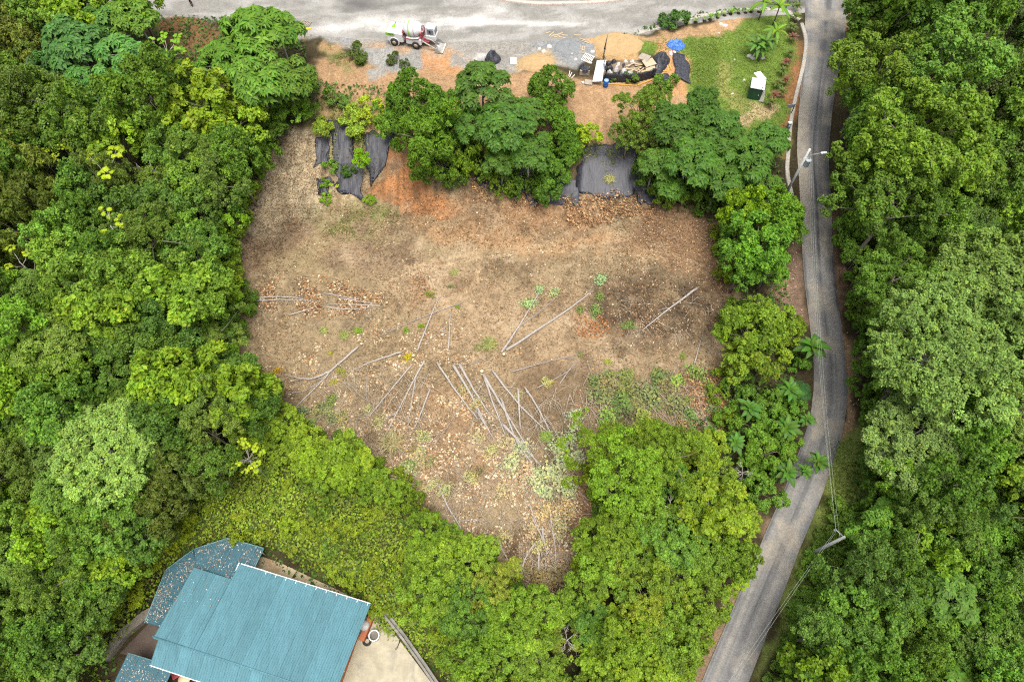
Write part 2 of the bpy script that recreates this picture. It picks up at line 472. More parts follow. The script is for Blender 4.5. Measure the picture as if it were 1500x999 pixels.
# the slope by the house
zone([(280, 720), (420, 640), (600, 760), (760, 999), (640, 990), (540, 890), (390, 800), (250, 830), (200, 830)], S(96, 100, 48), 1.0)
def track(px, w, c, amt):
    pts = catmull2([tuple(P(a, b)[:2]) for a, b in px]); d = np.full(len(gx), 1e9)
    for i in range(len(pts) - 1):
        ax, ay = pts[i]; vx, vy = pts[i + 1][0] - ax, pts[i + 1][1] - ay
        t = np.clip(((gx - ax) * vx + (gy - ay) * vy) / (vx * vx + vy * vy + 1e-9), 0, 1)
        d = np.minimum(d, np.hypot(gx - ax - t * vx, gy - ay - t * vy))
    blend(np.exp(-(d / w) ** 2) * (0.3 + n2), c, amt)
def catmull2(pts): return [tuple(q) for q in catmull(pts, 5)]
for dy in (0, 9):
    track([(600, 392 + dy), (720, 366 + dy), (850, 360 + dy), (980, 372 + dy), (1050, 400 + dy)], .22, S(198, 172, 136), .55)
    track([(700, 430 + dy), (760, 390 + dy), (830, 372 + dy), (960, 352 + dy)], .22, S(136, 112, 86), .5)
    track([(650, 340 + dy), (700, 372 + dy), (690, 420 + dy), (640, 450 + dy)], .25, S(190, 162, 126), .45)
stk = fbm(gx * 2.2, gy * .3, 1.0, 2, 4)
em = sstep(47, 49.5, gy) * sstep(60, 57, gy) * sstep(40, 34, np.abs(gx))
gc *= (1 + em * (stk - .5) * 1.1)[:, None]
gc *= (0.80 + 0.34 * n3 + 0.14 * (n2 - 0.5))[:, None]

def ground_material():
    m, t, o = nt('ground_soil')
    a = node(t, 'ShaderNodeAttribute', attribute_name='col'); pos = geo_pos(t)
    f1 = noise(t, 2.2, 6, 0.75, pos, 0.4); f2 = noise(t, 6.0, 5, 0.75, pos)
    c = rgbm(t, 'MULTIPLY', 1.0, a.outputs['Color'], ramp(t, f1, [(0.28, 0.66), (0.55, 1.02), (0.8, 1.22)]))
    c = rgbm(t, 'MULTIPLY', 1.0, c, ramp(t, f2, [(0.36, 0.62), (0.5, 1.0), (0.66, 1.2)]))
    v = node(t, 'ShaderNodeTexVoronoi'); v.inputs['Scale'].default_value = 5.5; t.links.new(pos, v.inputs['Vector'])
    c = rgbm(t, 'MIX', ramp(t, v.outputs['Distance'], [(0.0, 0.25), (0.18, 0.0)]), c, S(214, 198, 170))
    bsdf(t, o, c, 0.95, 0.1, bump(t, f2, 0.6, 0.06))
    return m
ny, nx = GX.shape
ii = (np.arange(ny - 1)[:, None] * nx + np.arange(nx - 1)[None, :]).ravel()
quads = np.stack([ii, ii + 1, ii + nx + 1, ii + nx], 1)
gme = np_mesh('ground', np.stack([gx, gy, gz], 1), quads, ground_material(), gc, True)
ground = tag(obj('ground', gme), 'bare tan soil of the felled clearing and the forest floor round it', 'ground', kind='structure')

# ------------------------------------------------------------------ roads
def ribbon(line, offs, lift, crown=0.0, ragged=0.0, zfun=None):
    """line: list (x,y,z,width); offs: lateral fractions; -> verts, quads, lateral fraction"""
    L = np.array(line); d = np.gradient(L[:, :2], axis=0)
    d /= np.linalg.norm(d, axis=1)[:, None] + 1e-9
    nrm = np.stack([-d[:, 1], d[:, 0]], 1)
    vs, us = [], []
    for j, f in enumerate(offs):
        w = L[:, 3] * f
        if ragged and j in (0, len(offs) - 1): w = w + (fbm(np.arange(len(L)) * 1.0, np.full(len(L), 3.0 + j), 5.0, j) - 0.5) * ragged * 2
        p = L[:, :2] + nrm * w[:, None]
        z = L[:, 2] + lift - crown * abs(f) * 2
        if zfun is not None: z = zg(p[:, 0], p[:, 1]) + lift - (0.06 if j in (0, len(offs) - 1) else 0)
        vs.append(np.stack([p[:, 0], p[:, 1], z], 1)); us.append(np.full(len(L), f))
    n, k = len(L), len(offs)
    V = np.stack(vs, 1).reshape(-1, 3); U = np.stack(us, 1).reshape(-1)
    a = (np.arange(n - 1)[:, None] * k + np.arange(k - 1)[None, :]).ravel()
    return V, np.stack([a, a + 1, a + k + 1, a + k], 1), U
OFFS = np.linspace(-0.5, 0.5, 25)
def asphalt_material(name, base, track, dust):
    m, t, o = nt(name); pos = geo_pos(t)
    a = node(t, 'ShaderNodeAttribute', attribute_name='col')
    f1 = noise(t, 0.9, 6, 0.75, pos, 0.8); f2 = noise(t, 8, 5, 0.8, pos)
    sep = node(t, 'ShaderNodeSeparateColor'); t.links.new(a.outputs['Color'], sep.inputs[0])
    c = rgbm(t, 'MIX', sep.outputs[0], base, track)
    c = rgbm(t, 'MIX', sep.outputs[1], c, dust)
    c = rgbm(t, 'MULTIPLY', 1.0, c, ramp(t, f1, [(0.3, 0.78), (0.65, 1.1)]))
    c = rgbm(t, 'MULTIPLY', 1.0, c, ramp(t, f2, [(0.35, 0.7), (0.62, 1.12)]))
    bsdf(t, o, c, 0.9, 0.2, bump(t, f2, 0.3, 0.02)); return m
ll = catmull([(*p, w) for p, w in zip(LANE_W, LANE_WIDTH)], 14)
V, Q, U = ribbon(ll, OFFS, 0.10, 0.06, 0.05)
s_ = V[:, 1]
trk = np.exp(-((U - 0.02) / 0.05) ** 2) * (0.35 + 0.5 * fbm(V[:, 0], V[:, 1], 5, 2, 3)) + np.exp(-((np.abs(U) - 0.46) / 0.05) ** 2) * 0.75 * fbm(V[:, 0], V[:, 1], 4, 1, 3)
trk += sstep(0.05, 0.3, U * sstep(30, 45, V[:, 1])) * 0.45
dst = sstep(0.0, -0.35, U) * sstep(38, 50, V[:, 1]) * sstep(66, 58, V[:, 1]) * 0.85 + np.exp(-((np.abs(U) - 0.25) / 0.09) ** 2) * 0.35
dst = dst + sstep(.5, .66, fbm(V[:, 0], V[:, 1], 2.2, 4, 4)) * .6
trk = trk + np.clip(fbm(U * 22.0, V[:, 1] * .12, 1.0, 3, 3) - .42, 0, 1) * 1.3
lcol = np.stack([np.clip(trk, 0, 1), np.clip(dst * (0.5 + fbm(V[:, 0], V[:, 1], 3, 5, 3)), 0, 1), np.zeros(len(U))], 1)
LANEM = asphalt_material('lane_asphalt', S(148, 147, 145), S(86, 85, 85), S(176, 167, 152))
lane = tag(obj('lane', np_mesh('lane', V, Q, LANEM, lcol, True)), 'narrow grey asphalt lane winding past the clearing', 'road', kind='structure')

ROAD_PX = [(120, -20, 9.0), (300, -4, 8.0), (480, 16, 9.0), (640, 24, 9.5), (760, 26, 9.0), (880, 22, 8.0), (1000, 8, 7.0), (1100, 0, 6.5), (1190, -6, 6.0)]
rl = []
for a, b, w in ROAD_PX:
    p = P(a, b); rl.append((p.x, p.y, p.z, w))
rl = catmull(rl, 14)
V, Q, U = ribbon(rl, OFFS, 0.045, 0.0, 0.7, zfun=True)
fx = fbm(V[:, 0] * 0.25, V[:, 1], 1.2, 3, 4)
trk = sstep(0.5, 0.7, fx) * 0.3 + sstep(26, 34, V[:, 0]) * np.exp(-((U + 0.2) / 0.16) ** 2) * 0.8 + np.exp(-((V[:, 0] + 19.5) / 2.2) ** 2 - ((V[:, 1] - 77.5) / 1.3) ** 2) * 0.9
dst = sstep(0.48, 0.62, fbm(V[:, 0] * 0.3, V[:, 1], 1.0, 6, 4)) * 0.35
# cement-white wheel trails
for (x0, y0), (x1, y1), wd in [(P(560, 44)[:2], P(720, 30)[:2], 0.5), (P(640, 28)[:2], P(700, 36)[:2], 0.5), (P(672, 38)[:2], P(735, 12)[:2], 0.9), (P(660, 30)[:2], P(860, 36)[:2], 0.35), (P(690, 34)[:2], P(840, 38)[:2], 0.25), (P(480, 40)[:2], P(600, 30)[:2], 1.0)]:
    vx, vy = x1 - x0, y1 - y0
    t_ = np.clip(((V[:, 0] - x0) * vx + (V[:, 1] - y0) * vy) / (vx * vx + vy * vy), 0, 1)
    dd = np.hypot(V[:, 0] - x0 - t_ * vx, V[:, 1] - y0 - t_ * vy)
    dst = dst + np.exp(-(dd / wd) ** 2) * (0.45 + 0.7 * fbm(V[:, 0], V[:, 1], 1.5, 2, 3))
rcol = np.stack([np.clip(trk, 0, 1), np.clip(dst, 0, 1), np.zeros(len(U))], 1)
ROADM = asphalt_material('yard_road', S(150, 147, 140), S(104, 102, 99), S(206, 203, 197))
tag(obj('road', np_mesh('road', V, Q, ROADM, rcol, True)), 'wide dusty grey road with white cement trails above the embankment', 'road', kind='structure')

# kerbs
CONC = plain('kerb_concrete', S(196, 190, 178), 0.9, 0.2, 0.3, 4.0, bmp=0.3, dirt=S(150, 136, 116))
PINKC = plain('pink_kerb_concrete', S(214, 196, 184), 0.9, 0.2, 0.25, 4.0, bmp=0.3, dirt=S(186, 140, 110))
def kerb(name, px, w, h, mat, label, group=None):
    pts = []
    for a, b in px:
        p = P(a, b); pts.append((p.x, p.y, p.z, w))
    pts = catmull(pts, 10)
    L = np.array(pts); d = np.gradient(L[:, :2], axis=0); d /= np.linalg.norm(d, axis=1)[:, None]
    nn = np.stack([-d[:, 1], d[:, 0]], 1)
    z = zg(L[:, 0], L[:, 1])
    prof = [(-w / 2, -0.25), (-w / 2, h - 0.03), (-w / 2 + 0.03, h), (w / 2 - 0.03, h), (w / 2, h - 0.03), (w / 2, -0.25)]
    VV = np.concatenate([np.column_stack([L[:, :2] + nn * f, z + q]) for f, q in prof]).reshape(len(prof), -1, 3).transpose(1, 0, 2).reshape(-1, 3)
    k = len(prof); a = (np.arange(len(L) - 1)[:, None] * k + np.arange(k - 1)[None, :]).ravel()
    QQ = np.stack([a, a + 1, a + k + 1, a + k], 1)
    o = obj(name, np_mesh(name, VV, QQ, mat)); tag(o, label, 'kerb', group, 'structure'); return o
kerb('kerb', [(1174, 36), (1180, 60), (1177, 92), (1166, 140), (1158, 180), (1154, 225), (1153, 255), (1160, 290)], 0.42, 0.20, CONC, 'curved concrete kerb between the lane and the shed lawn')
kerb('kerb', [(922, 53), (960, 42), (1010, 28), (1060, 19), (1110, 15), (1150, 17), (1172, 30)], 0.6, 0.14, CONC, 'concrete kerb along the row of young plants')
kerb('kerb', [(690, -8), (730, 0), (780, 6), (830, 6), (880, 4), (930, -3), (990, -14)], 0.5, 0.22, PINKC, 'pale pink kerb on the far edge of the dusty road')
# ------------------------------------------------------------------ foliage builders
def unit(v): return v / (np.linalg.norm(v, axis=-1, keepdims=True) + 1e-9)
def leaf_quads(c, nrm, L, Wd, r, fold=0.18, tdir=None):
    n = len(c)
    t = r.normal(size=(n, 3)) if tdir is None else tdir + r.normal(size=(n, 3)) * 0.25
    t = unit(t - nrm * (t * nrm).sum(1, keepdims=True)); b = np.cross(nrm, t)
    L = L[:, None]; Wd = Wd[:, None]
    v = np.stack([c - t * L * .5, c + b * Wd * .5 + nrm * fold * Wd - t * L * .06, c + t * L * .5 - nrm * L * .12, c - b * Wd * .5 + nrm * fold * Wd - t * L * .06], 1)
    q = np.arange(4 * n).reshape(n, 4)
    return v.reshape(-1, 3), q
def big_leaves(c, d, up, L, Wd, droop, fold, r):
    """3x3 bent leaf blades: base c, outward direction d"""
    n = len(c); d = unit(d); s = unit(np.cross(d, up)); up = np.cross(s, d)
    rows = []
    for f, w in ((0.0, 0.3), (0.5, 1.0), (1.0, 0.16)):
        mid = c + d * (L * f)[:, None] - up * (droop * L * f * f)[:, None]
        off = (Wd * w * .5)[:, None]
        rows += [mid - s * off + up * off * fold, mid, mid + s * off + up * off * fold]
    v = np.stack(rows, 1).reshape(-1, 3)
    base = (np.arange(n) * 9)[:, None]
    q = np.concatenate([base + np.array([[0, 1, 4, 3]]), base + np.array([[1, 2, 5, 4]]), base + np.array([[3, 4, 7, 6]]), base + np.array([[4, 5, 8, 7]])], 0)
    return v, q
def leaf_tint(n, r, var=0.22, yellow=0.10, lobe=None):
    m = 1 + r.normal(size=(n, 1)) * var * 0.6
    c = np.ones((n, 3)) * np.clip(m, 0.5, 1.6)
    y = (r.random(n) < yellow)[:, None]
    c = np.where(y, c * np.array([1.22, 1.15, 0.75]), c)
    c[:, 0] *= 1 + r.normal(size=n) * 0.10
    if lobe is not None: c *= lobe
    return np.clip(c, 0.3, 2.2)
def lobes_dome(r, R, Hc, n, lo=-0.2, size=(0.26, 0.42), push=0.7):
    k = np.arange(n) + 0.5
    z = lo + (1 - lo) * (k / n); ph = k * 2.39996 + r.random() * 6
    z = np.clip(z + r.normal(size=n) * .06, lo, 1.0)
    rr = np.sqrt(np.clip(1 - z * z, 0, 1))
    d = np.stack([rr * np.cos(ph), rr * np.sin(ph), z], 1)
    jit = push * (1 + r.normal(size=(n, 1)) * .14)
    lop = 1 + 0.22 * np.sin(ph * 1.0 + r.random() * 6)[:, None]
    c = d * np.array([R, R, Hc]) * jit * np.concatenate([lop, lop, np.ones((n, 1))], 1)
    return c, d, R * r.uniform(size[0], size[1], n)
def dense_crown(seed, R, Hc, nl, nleaf, L, asp=0.55, clumps=14, rc=0.34, up=0.5, lo=-0.2, size=(0.26, 0.42), flatten=1.0, var=0.22, yellow=0.08, rnd=0.5, drop=0.2, ragged=0.26):
    """lobes of an uneven dome, each set with small bouquets of leaves that leave dark gaps between them"""
    r = np.random.default_rng(seed)
    lc, ld, lr = lobes_dome(r, R, Hc, nl, lo, size, push=0.74)
    lc = lc * (1 + r.normal(size=(nl, 1)) * ragged); lc[:, 2] += r.normal(size=nl) * Hc * 0.13
    keep = r.random(nl) > drop; lc, ld, lr = lc[keep], ld[keep], lr[keep]; nl = len(lc)
    w = lr ** 2; nb = int(clumps * nl)
    bi = r.choice(nl, nb, p=w / w.sum())
    bd = unit(r.normal(size=(nb, 3)) + ld[bi] * 0.8 + np.array([0, 0, 0.6]))
    bc = lc[bi] + bd * (lr[bi] * r.uniform(0.72, 1.15, nb))[:, None] * np.array([1, 1, flatten])
    br = rc * r.uniform(.6, 1.35, nb)
    k = r.choice(nb, nleaf, p=br ** 2 / (br ** 2).sum())
    d = unit(r.normal(size=(nleaf, 3)) + bd[k] * 0.7 + np.array([0, 0, 0.75]))
    p = bc[k] + d * (br[k] * (0.45 + 0.6 * r.random(nleaf)))[:, None]
    nrm = unit(d * 0.55 + np.array([0, 0, up]) + r.normal(size=(nleaf, 3)) * rnd)
    LL = L * r.uniform(0.65, 1.3, nleaf)
    v, q = leaf_quads(p, nrm, LL, LL * asp * r.uniform(.8, 1.2, nleaf), r)
    lob = (1 + r.normal(size=(nl, 1)) * 0.08)[bi[k]] * (1 + r.normal(size=(nb, 1)) * 0.12)[k]
    col = leaf_tint(nleaf, r, var, 0.05, lob)
    fresh = (r.random(nb) < yellow)[k]
    col[fresh] *= np.array([1.14, 1.1, .85])
    return v, q, np.repeat(col, 4, 0), lc, lr
def bigleaf_crown(seed, R, Hc, nl, ncl, L, per=7, size=(0.24, 0.36), asp=0.75, droop=0.4, lo=-0.1):
    r = np.random.default_rng(seed)
    lc, ld, lr = lobes_dome(r, R, Hc, nl, lo, size)
    w = lr ** 2; li = r.choice(nl, ncl, p=w / w.sum())
    d = unit(r.normal(size=(ncl, 3)) + ld[li] * 0.8 + np.array([0, 0, 0.7]))
    cp = lc[li] + d * (lr[li] * r.uniform(.75, 1.05, ncl))[:, None]
    ax = unit(d * 0.6 + np.array([0, 0, 0.9]))
    c = np.repeat(cp, per, 0); a = np.repeat(ax, per, 0); n = len(c)
    ph = np.tile(np.arange(per) * 2 * math.pi / per, ncl) + np.repeat(r.random(ncl) * 6, per) + r.normal(size=n) * .2
    e1 = unit(np.cross(a, np.array([0.3, 1, 0.1]))); e2 = np.cross(a, e1)
    out = e1 * np.cos(ph)[:, None] + e2 * np.sin(ph)[:, None] + a * r.uniform(-.1, .55, n)[:, None]
    LL = L * r.uniform(.7, 1.2, n)
    v, q = big_leaves(c, out, a, LL, LL * asp, np.full(n, droop) * r.uniform(.5, 1.5, n), 0.25, r)
    lob = np.repeat((1 + r.normal(size=(ncl, 1)) * 0.14), per, 0)
    col = np.repeat(leaf_tint(n, r, 0.2, 0.07, lob), 9, 0)
    return v, q, col, lc, lr
def disc_crown(seed, tips, rad, per=14, asp=0.6):
    """flat round leaf rosettes at branch tips"""
    r = np.random.default_rng(seed); tips = np.array(tips); ncl = len(tips)
    c = np.repeat(tips, per, 0); n = len(c)
    ax = unit(np.array([0, 0, 1.0]) + r.normal(size=(ncl, 3)) * .18); a = np.repeat(ax, per, 0)
    ph = np.tile(np.arange(per) * 2 * math.pi / per, ncl) + np.repeat(r.random(ncl) * 6, per)
    e1 = unit(np.cross(a, np.array([0.3, 1, 0.1]))); e2 = np.cross(a, e1)
    out = e1 * np.cos(ph)[:, None] + e2 * np.sin(ph)[:, None] + a * r.uniform(0, .25, n)[:, None]
    LL = rad * r.uniform(.8, 1.2, n)
    v, q = big_leaves(c, out, a, LL, LL * asp, np.full(n, .35), 0.1, r)
    col = np.repeat(leaf_tint(n, r, 0.12, 0.05, np.repeat(1 + r.normal(size=(ncl, 1)) * .1, per, 0)), 9, 0)
    return v, q, col

def trunk_mesh(seed, Ht, targets, r0, mat=BARK, sides=6):
    """tapered trunk from the ground with limbs to the crown lobes"""
    r = np.random.default_rng(seed); mb = MB()
    lean = r.normal(size=2) * 0.03 * Ht
    pts = [Vector((lean[0] * t * t, lean[1] * t * t, Ht * t - (0.4 if t == 0 else 0))) for t in (0, .3, .65, 1.0)]
    mb.tube(pts, [r0, r0 * .82, r0 * .66, r0 * .5], sides + 2)
    for tg in targets:
        a = pts[2].lerp(pts[3], r.random()); b = Vector(tg)
        m = a.lerp(b, .5) + Vector((0, 0, .12 * (b - a).length)) + Vector(r.normal(size=3) * .06 * (b - a).length)
        mb.tube([a, m, b], [r0 * .36, r0 * .24, r0 * .08], 5, cap=False)
    return mb.mesh('trunk', mat)

PROTO = {}
def proto(kind, R, Ht, crown, seed, mat=LEAF, bark=BARK, nlimb=12, r0=None):
    v, q, col, lc, lr = crown
    v = v + np.array([0, 0, Ht]); lc = lc + np.array([0, 0, Ht])
    cm = np_mesh('crown', v, q, mat, col)
    pick = lc[np.linspace(0, len(lc) - 1, min(nlimb, len(lc))).astype(int)]
    tm = trunk_mesh(seed, Ht, pick, r0 or 0.045 * R + 0.05, bark)
    PROTO.setdefault(kind, []).append(dict(crown=cm, trunk=tm, R=R, Ht=Ht))
# mid-sized and small dense trees
for k in range(5): proto('dense', 2.6, 5.0, dense_crown(100 + k, 2.6, 2.0, 17, 10000, 0.23, 0.6, clumps=15, rc=.36, yellow=.06 + .05 * k), 100 + k)
for k in range(3): proto('fine', 3.0, 6.0, dense_crown(140 + k, 3.0, 2.2, 24, 16000, 0.19, 0.55, clumps=16, rc=.34), 140 + k)
for k in range(3): proto('leafy', 2.6, 4.6, dense_crown(160 + k, 2.6, 1.9, 16, 5600, 0.34, 0.65, clumps=11, rc=.42, yellow=.2), 160 + k)
for k in range(3): proto('small', 1.5, 1.6, dense_crown(200 + k, 1.5, 1.2, 9, 3800, 0.22, 0.6, clumps=13, rc=.28, yellow=.12), 200 + k, nlimb=6)
for k in range(3): proto('low', 1.3, .35, dense_crown(220 + k, 1.3, .8, 9, 3000, 0.2, 0.6, clumps=13, rc=.26, yellow=.15, lo=-.05), 220 + k, nlimb=6, r0=.04)
for k in range(2): proto('spray', 2.3, 2.2, dense_crown(240 + k, 2.3, 2.4, 18, 15000, 0.27, 0.32, clumps=24, rc=.27, up=.5, lo=-.35, size=(.28, .44), rnd=.4, yellow=.12, drop=.05), 240 + k)
for k in range(3): proto('tall', 4.2, 9.0, dense_crown(300 + k, 4.2, 3.0, 34, 24000, 0.25, 0.55, clumps=17, rc=.38, size=(.2, .34)), 300 + k)
proto('umbrella', 7.5, 12.0, dense_crown(400, 7.5, 3.2, 56, 60000, 0.25, 0.55, clumps=30, rc=.40, lo=.02, size=(.16, .27), flatten=.75, rnd=.42, up=.6, drop=.04, ragged=.10), 400, bark=PALEBARK, nlimb=26, r0=.42)
proto('umbrella', 5.0, 9.0, dense_crown(401, 5.0, 2.3, 36, 34000, 0.25, 0.55, clumps=26, rc=.38, lo=.0, size=(.18, .29), flatten=.75, rnd=.42, up=.6, drop=.05, ragged=.12), 401, bark=PALEBARK, nlimb=18, r0=.32)
for k in range(3): proto('bigleaf', 2.6, 5.6, bigleaf_crown(500 + k, 2.6, 2.2, 15, 520, 0.44, asp=.6), 500 + k, bark=PALEBARK)
for k in range(2): proto('droopy', 2.8, 6.0, bigleaf_crown(520 + k, 2.8, 2.6, 18, 420, 0.55, per=6, asp=.5, droop=.6), 520 + k, bark=PALEBARK)
def disc_proto(kind, seed, R, Ht, n, rad):
    r = np.random.default_rng(seed); tips = []; mb = MB()
    mb.tube([(0, 0, -.4), (0.05, 0, Ht * .5), (0.1, 0.05, Ht)], [.09, .07, .055], 6)
    nb = max(3, n // 5)
    for k in range(nb):
        a = k * 6.283 / nb + r.normal() * .3; L = R * r.uniform(.55, 1.0)
        b0 = Vector((0.1, .05, Ht * r.uniform(.82, 1.0))); b1 = b0 + Vector((math.cos(a) * L, math.sin(a) * L, R * r.uniform(.25, .6)))
        mb.tube([b0, b0.lerp(b1, .5) + Vector((0, 0, -.08 * L)), b1], [.045, .035, .02], 5)
        for j in range(n // nb):
            q = j * 6.283 / (n // nb) + k
            t = b1 + Vector((math.cos(q) * .46, math.sin(q) * .46, .1 + r.normal() * .16)) * r.uniform(.5, 1.3); tips.append(tuple(t))
            mb.tube([b0.lerp(b1, .75), t], [.02, .012], 4)
    v, q, col = disc_crown(seed, tips, rad)
    PROTO.setdefault(kind, []).append(dict(crown=np_mesh('crown', v, q, LEAF, col), trunk=mb.mesh('trunk', PALEBARK), R=R, Ht=Ht))
disc_proto('disc', 600, 2.4, 6.5, 36, .25)
disc_proto('disc', 601, 3.0, 7.0, 80, .26)
disc_proto('disc', 602, 1.7, 5.5, 18, .24)
disc_proto('disc', 603, 2.7, 6.8, 48, .25)
def bare_proto(seed, R, Ht, depth_=3):
    r = np.random.default_rng(seed); mb = MB()
    def br(a, d, L, rad, k):
        b = a + d * L; m = a.lerp(b, .5) + Vector(r.normal(size=3)) * .05 * L
        mb.tube([a, m, b], [rad, rad * .8, rad * .55], 5)
        if k == 0: return
        for j in range(int(r.integers(2, 4))):
            br(a.lerp(b, r.uniform(.55, 1)), (d + Vector(r.normal(size=3)) * .65 + Vector((0, 0, .1))).normalized(), L * r.uniform(.5, .72), rad * .52, k - 1)
    top = Vector((0, 0, Ht)); mb.tube([(0, 0, -.4), (0.1, 0, Ht * .5), top], [.12, .1, .08], 6)
    tm = mb.mesh('trunk', PALEBARK); mb = MB()
    for j in range(6):
        a = j * 1.047 + r.normal() * .3
        br(top - Vector((0, 0, r.uniform(0, .8))), Vector((math.cos(a), math.sin(a), .55)).normalized(), R * .55, .05, depth_)
    PROTO.setdefault('bare', []).append(dict(crown=mb.mesh('crown', PALEBARK), trunk=tm, R=R, Ht=Ht))
bare_proto(650, 2.4, 6.5); bare_proto(651, 2.0, 5.0, 2)

NTREE = []
def lane_offset(x, y):
    b = min(ll, key=lambda q: (q[0] - x) ** 2 + (q[1] - y) ** 2)
    d = math.hypot(b[0] - x, b[1] - y)
    return d if x > b[0] else -d
LANDMARKS = [(230, 40, 'the bare orange bank by the road'), (150, 235, 'the yellow rosette trees'), (400, 250, 'the dry grass bank'), (360, 440, 'the stems along the brown leaf drift'), (128, 655, 'the largest pale flat-topped tree'), (60, 500, 'the smaller pale flat-topped tree'), (12, 812, 'the light green flat-topped tree'), (360, 668, 'the rosette tree above the vines'), (200, 780, 'the dark palms'), (215, 900, 'the porch of the blue roof'), (110, 80, 'the palmate trees by the road'), (380, 80, 'the drooping trees'), (40, 280, 'the olive feathery trees'),
 (1188, 215, 'the transformer pole'), (1225, 50, 'the bend of the lane'), (1480, 130, 'the dull grey-green trees'), (1400, 490, 'the huge pale tree'), (1240, 560, 'the brown verge of the lane'), (1225, 790, 'the crossarm pole'), (1345, 640, 'the downhill pale crown'), (1120, 980, 'the lower end of the lane'), (1400, 950, 'the forest bottom away from the lane'), (1480, 760, 'the deeper forest below the huge tree'), (1340, 200, 'the tallest tree over the upper lane'),
 (590, 760, 'the single white stem'), (640, 930, 'the concrete house yard'), (760, 860, 'the narrow foot of the clearing'), (830, 935, 'the leafless tree by the rosettes'), (985, 742, 'the leafless tree beside the wilted pile'), (1110, 660, 'the rosette shrubs'), (1080, 850, 'the lane edge of the thicket'), (740, 965, 'the wide rosette tree'), (920, 690, 'the thin bright trees'), (920, 980, 'the lowest corner of the thicket'), (450, 640, 'the drab withered branches'), (540, 720, 'the vine slope')]
def near(px, py):
    return min(LANDMARKS, key=lambda l: (l[0] - px) ** 2 + (l[1] - py) ** 2)[2]
def tree(kind, px, py, Rpx, color, label, group, name='broadleaf_tree', cat='tree', var=None, hs=1.0, taken=True, rot=None):
    L = PROTO[kind]
    pr = L[var % len(L)] if var is not None else random.choice(L)
    if kind == 'umbrella': pr = min(L, key=lambda d: abs(d['R'] - Rpx * 0.062))
    h0 = (pr['Ht'] + .35 * pr['R'])
    s = Rpx * 0.068 / pr['R']
    for _ in range(3):
        p = P(px, py, h0 * s * hs); s = Rpx * depth(p) / FPX / pr['R']
    for _ in range(14):
        dl = lane_offset(p.x, p.y)
        if abs(dl) > 2.9: break
        p.x += .35 if (px > 1200) else -.35
    g = G(p.x, p.y)
    rz = random.uniform(0, 6.283) if rot is None else rot
    t = empty(name, (p.x, p.y, g), rz, (s, s, s * hs))
    tag(t, label, cat, group)
    hv = random.uniform(.86, 1.14)
    hv *= random.uniform(.8, 1.2) if group in (GL, GR) else random.uniform(.85, 1.05)
    c = (color[0] * hv * random.uniform(.96, 1.12), color[1] * hv * 1.04, color[2] * hv * random.uniform(.65, .95))
    if kind == 'disc': c = (color[0] * 1.0, color[1] * 1.08, color[2] * .7)
    if kind == 'bare': c = (1, 1, 1)
    obj('crown', pr['crown'], t, color=c); obj('trunk', pr['trunk'], t)
    if taken: NTREE.append((px, py, Rpx))
    return t
# ------------------------------------------------------------------ trees that can be told apart
MID, DARK, BRIGHT = S(120, 158, 62), S(92, 132, 56), S(158, 194, 52)
YEL, PALE, OLIVE, DEEP = S(178, 194, 44), S(146, 178, 98), S(150, 158, 66), S(86, 124, 62)
def SZ(R, lo, hi): return 'small' if R < lo else 'broad' if R > hi else 'mid-sized'
GL = 'trees of the forest behind the blue-roofed house'
GR = 'trees of the forest across the lane'
GE = 'trees along the embankment'
GB = 'young trees between the clearing and the lane'
def many(rows, name='broadleaf_tree'):
    for kind, px, py, R, c, label, group in rows:
        tree(kind, px, py, R, c, label, group, name)
many([
 ('umbrella', 138, 650, 78, S(138, 172, 84), 'pale green flat-topped tree with branches showing, largest behind the blue-roofed house', GL),
 ('umbrella', 92, 715, 56, S(134, 170, 80), 'pale green flat-topped tree on the downhill side of the largest one', GL),
 ('umbrella', 182, 590, 44, S(140, 172, 84), 'pale green flat-topped tree on the clearing side of the largest one', GL),
 ('umbrella', 66, 500, 60, S(142, 170, 76), 'smaller pale flat-topped tree beside the largest one behind the blue-roofed house', GL),
 ('umbrella', 12, 812, 52, S(152, 186, 84), 'light green flat-topped tree standing over dark undergrowth', GL),
 ('umbrella', 1400, 490, 122, S(142, 172, 96), 'huge pale grey-green tree with billowing crown across the lane', GR),
 ('umbrella', 1345, 630, 74, S(136, 170, 96), 'pale grey-green crown on the downhill side of the huge tree', GR),
 ('umbrella', 1492, 400, 92, S(146, 174, 100), 'pale grey-green crown on the uphill side of the huge tree', GR),
 ('umbrella', 1495, 600, 76, S(136, 168, 92), 'pale grey-green crown next to the huge tree, deeper in the forest', GR),
])
lab_big = 'tree with large dark palmate leaves at the forest edge by the dusty road'
for px, py, R in [(100, 55, 44), (180, 80, 40), (118, 120, 34), (60, 95, 30), (150, 30, 34)]:
    tree('bigleaf', px, py, R, S(92, 138, 72), lab_big, GL, 'palmate_tree')
tree('disc', 238, 66, 32, S(140, 184, 60), 'rounded light green tree beside the bare orange bank', GL, 'rosette_tree', var=1)
lab_dr = 'tall tree with drooping glossy leaves hanging over the pallets by the road'
for px, py, R in [(372, 45, 46), (330, 88, 40), (415, 110, 36), (372, 110, 44), (405, 40, 30)]:
    tree('droopy', px, py, R, S(112, 152, 56), lab_dr, GL, 'drooping_tree')
for px, py, R in [(300, 145, 50), (335, 175, 40), (275, 175, 36)]:
    tree('leafy', px, py, R, S(150, 182, 56), 'tree tipped with yellow-green new leaves behind the drooping trees', GL)
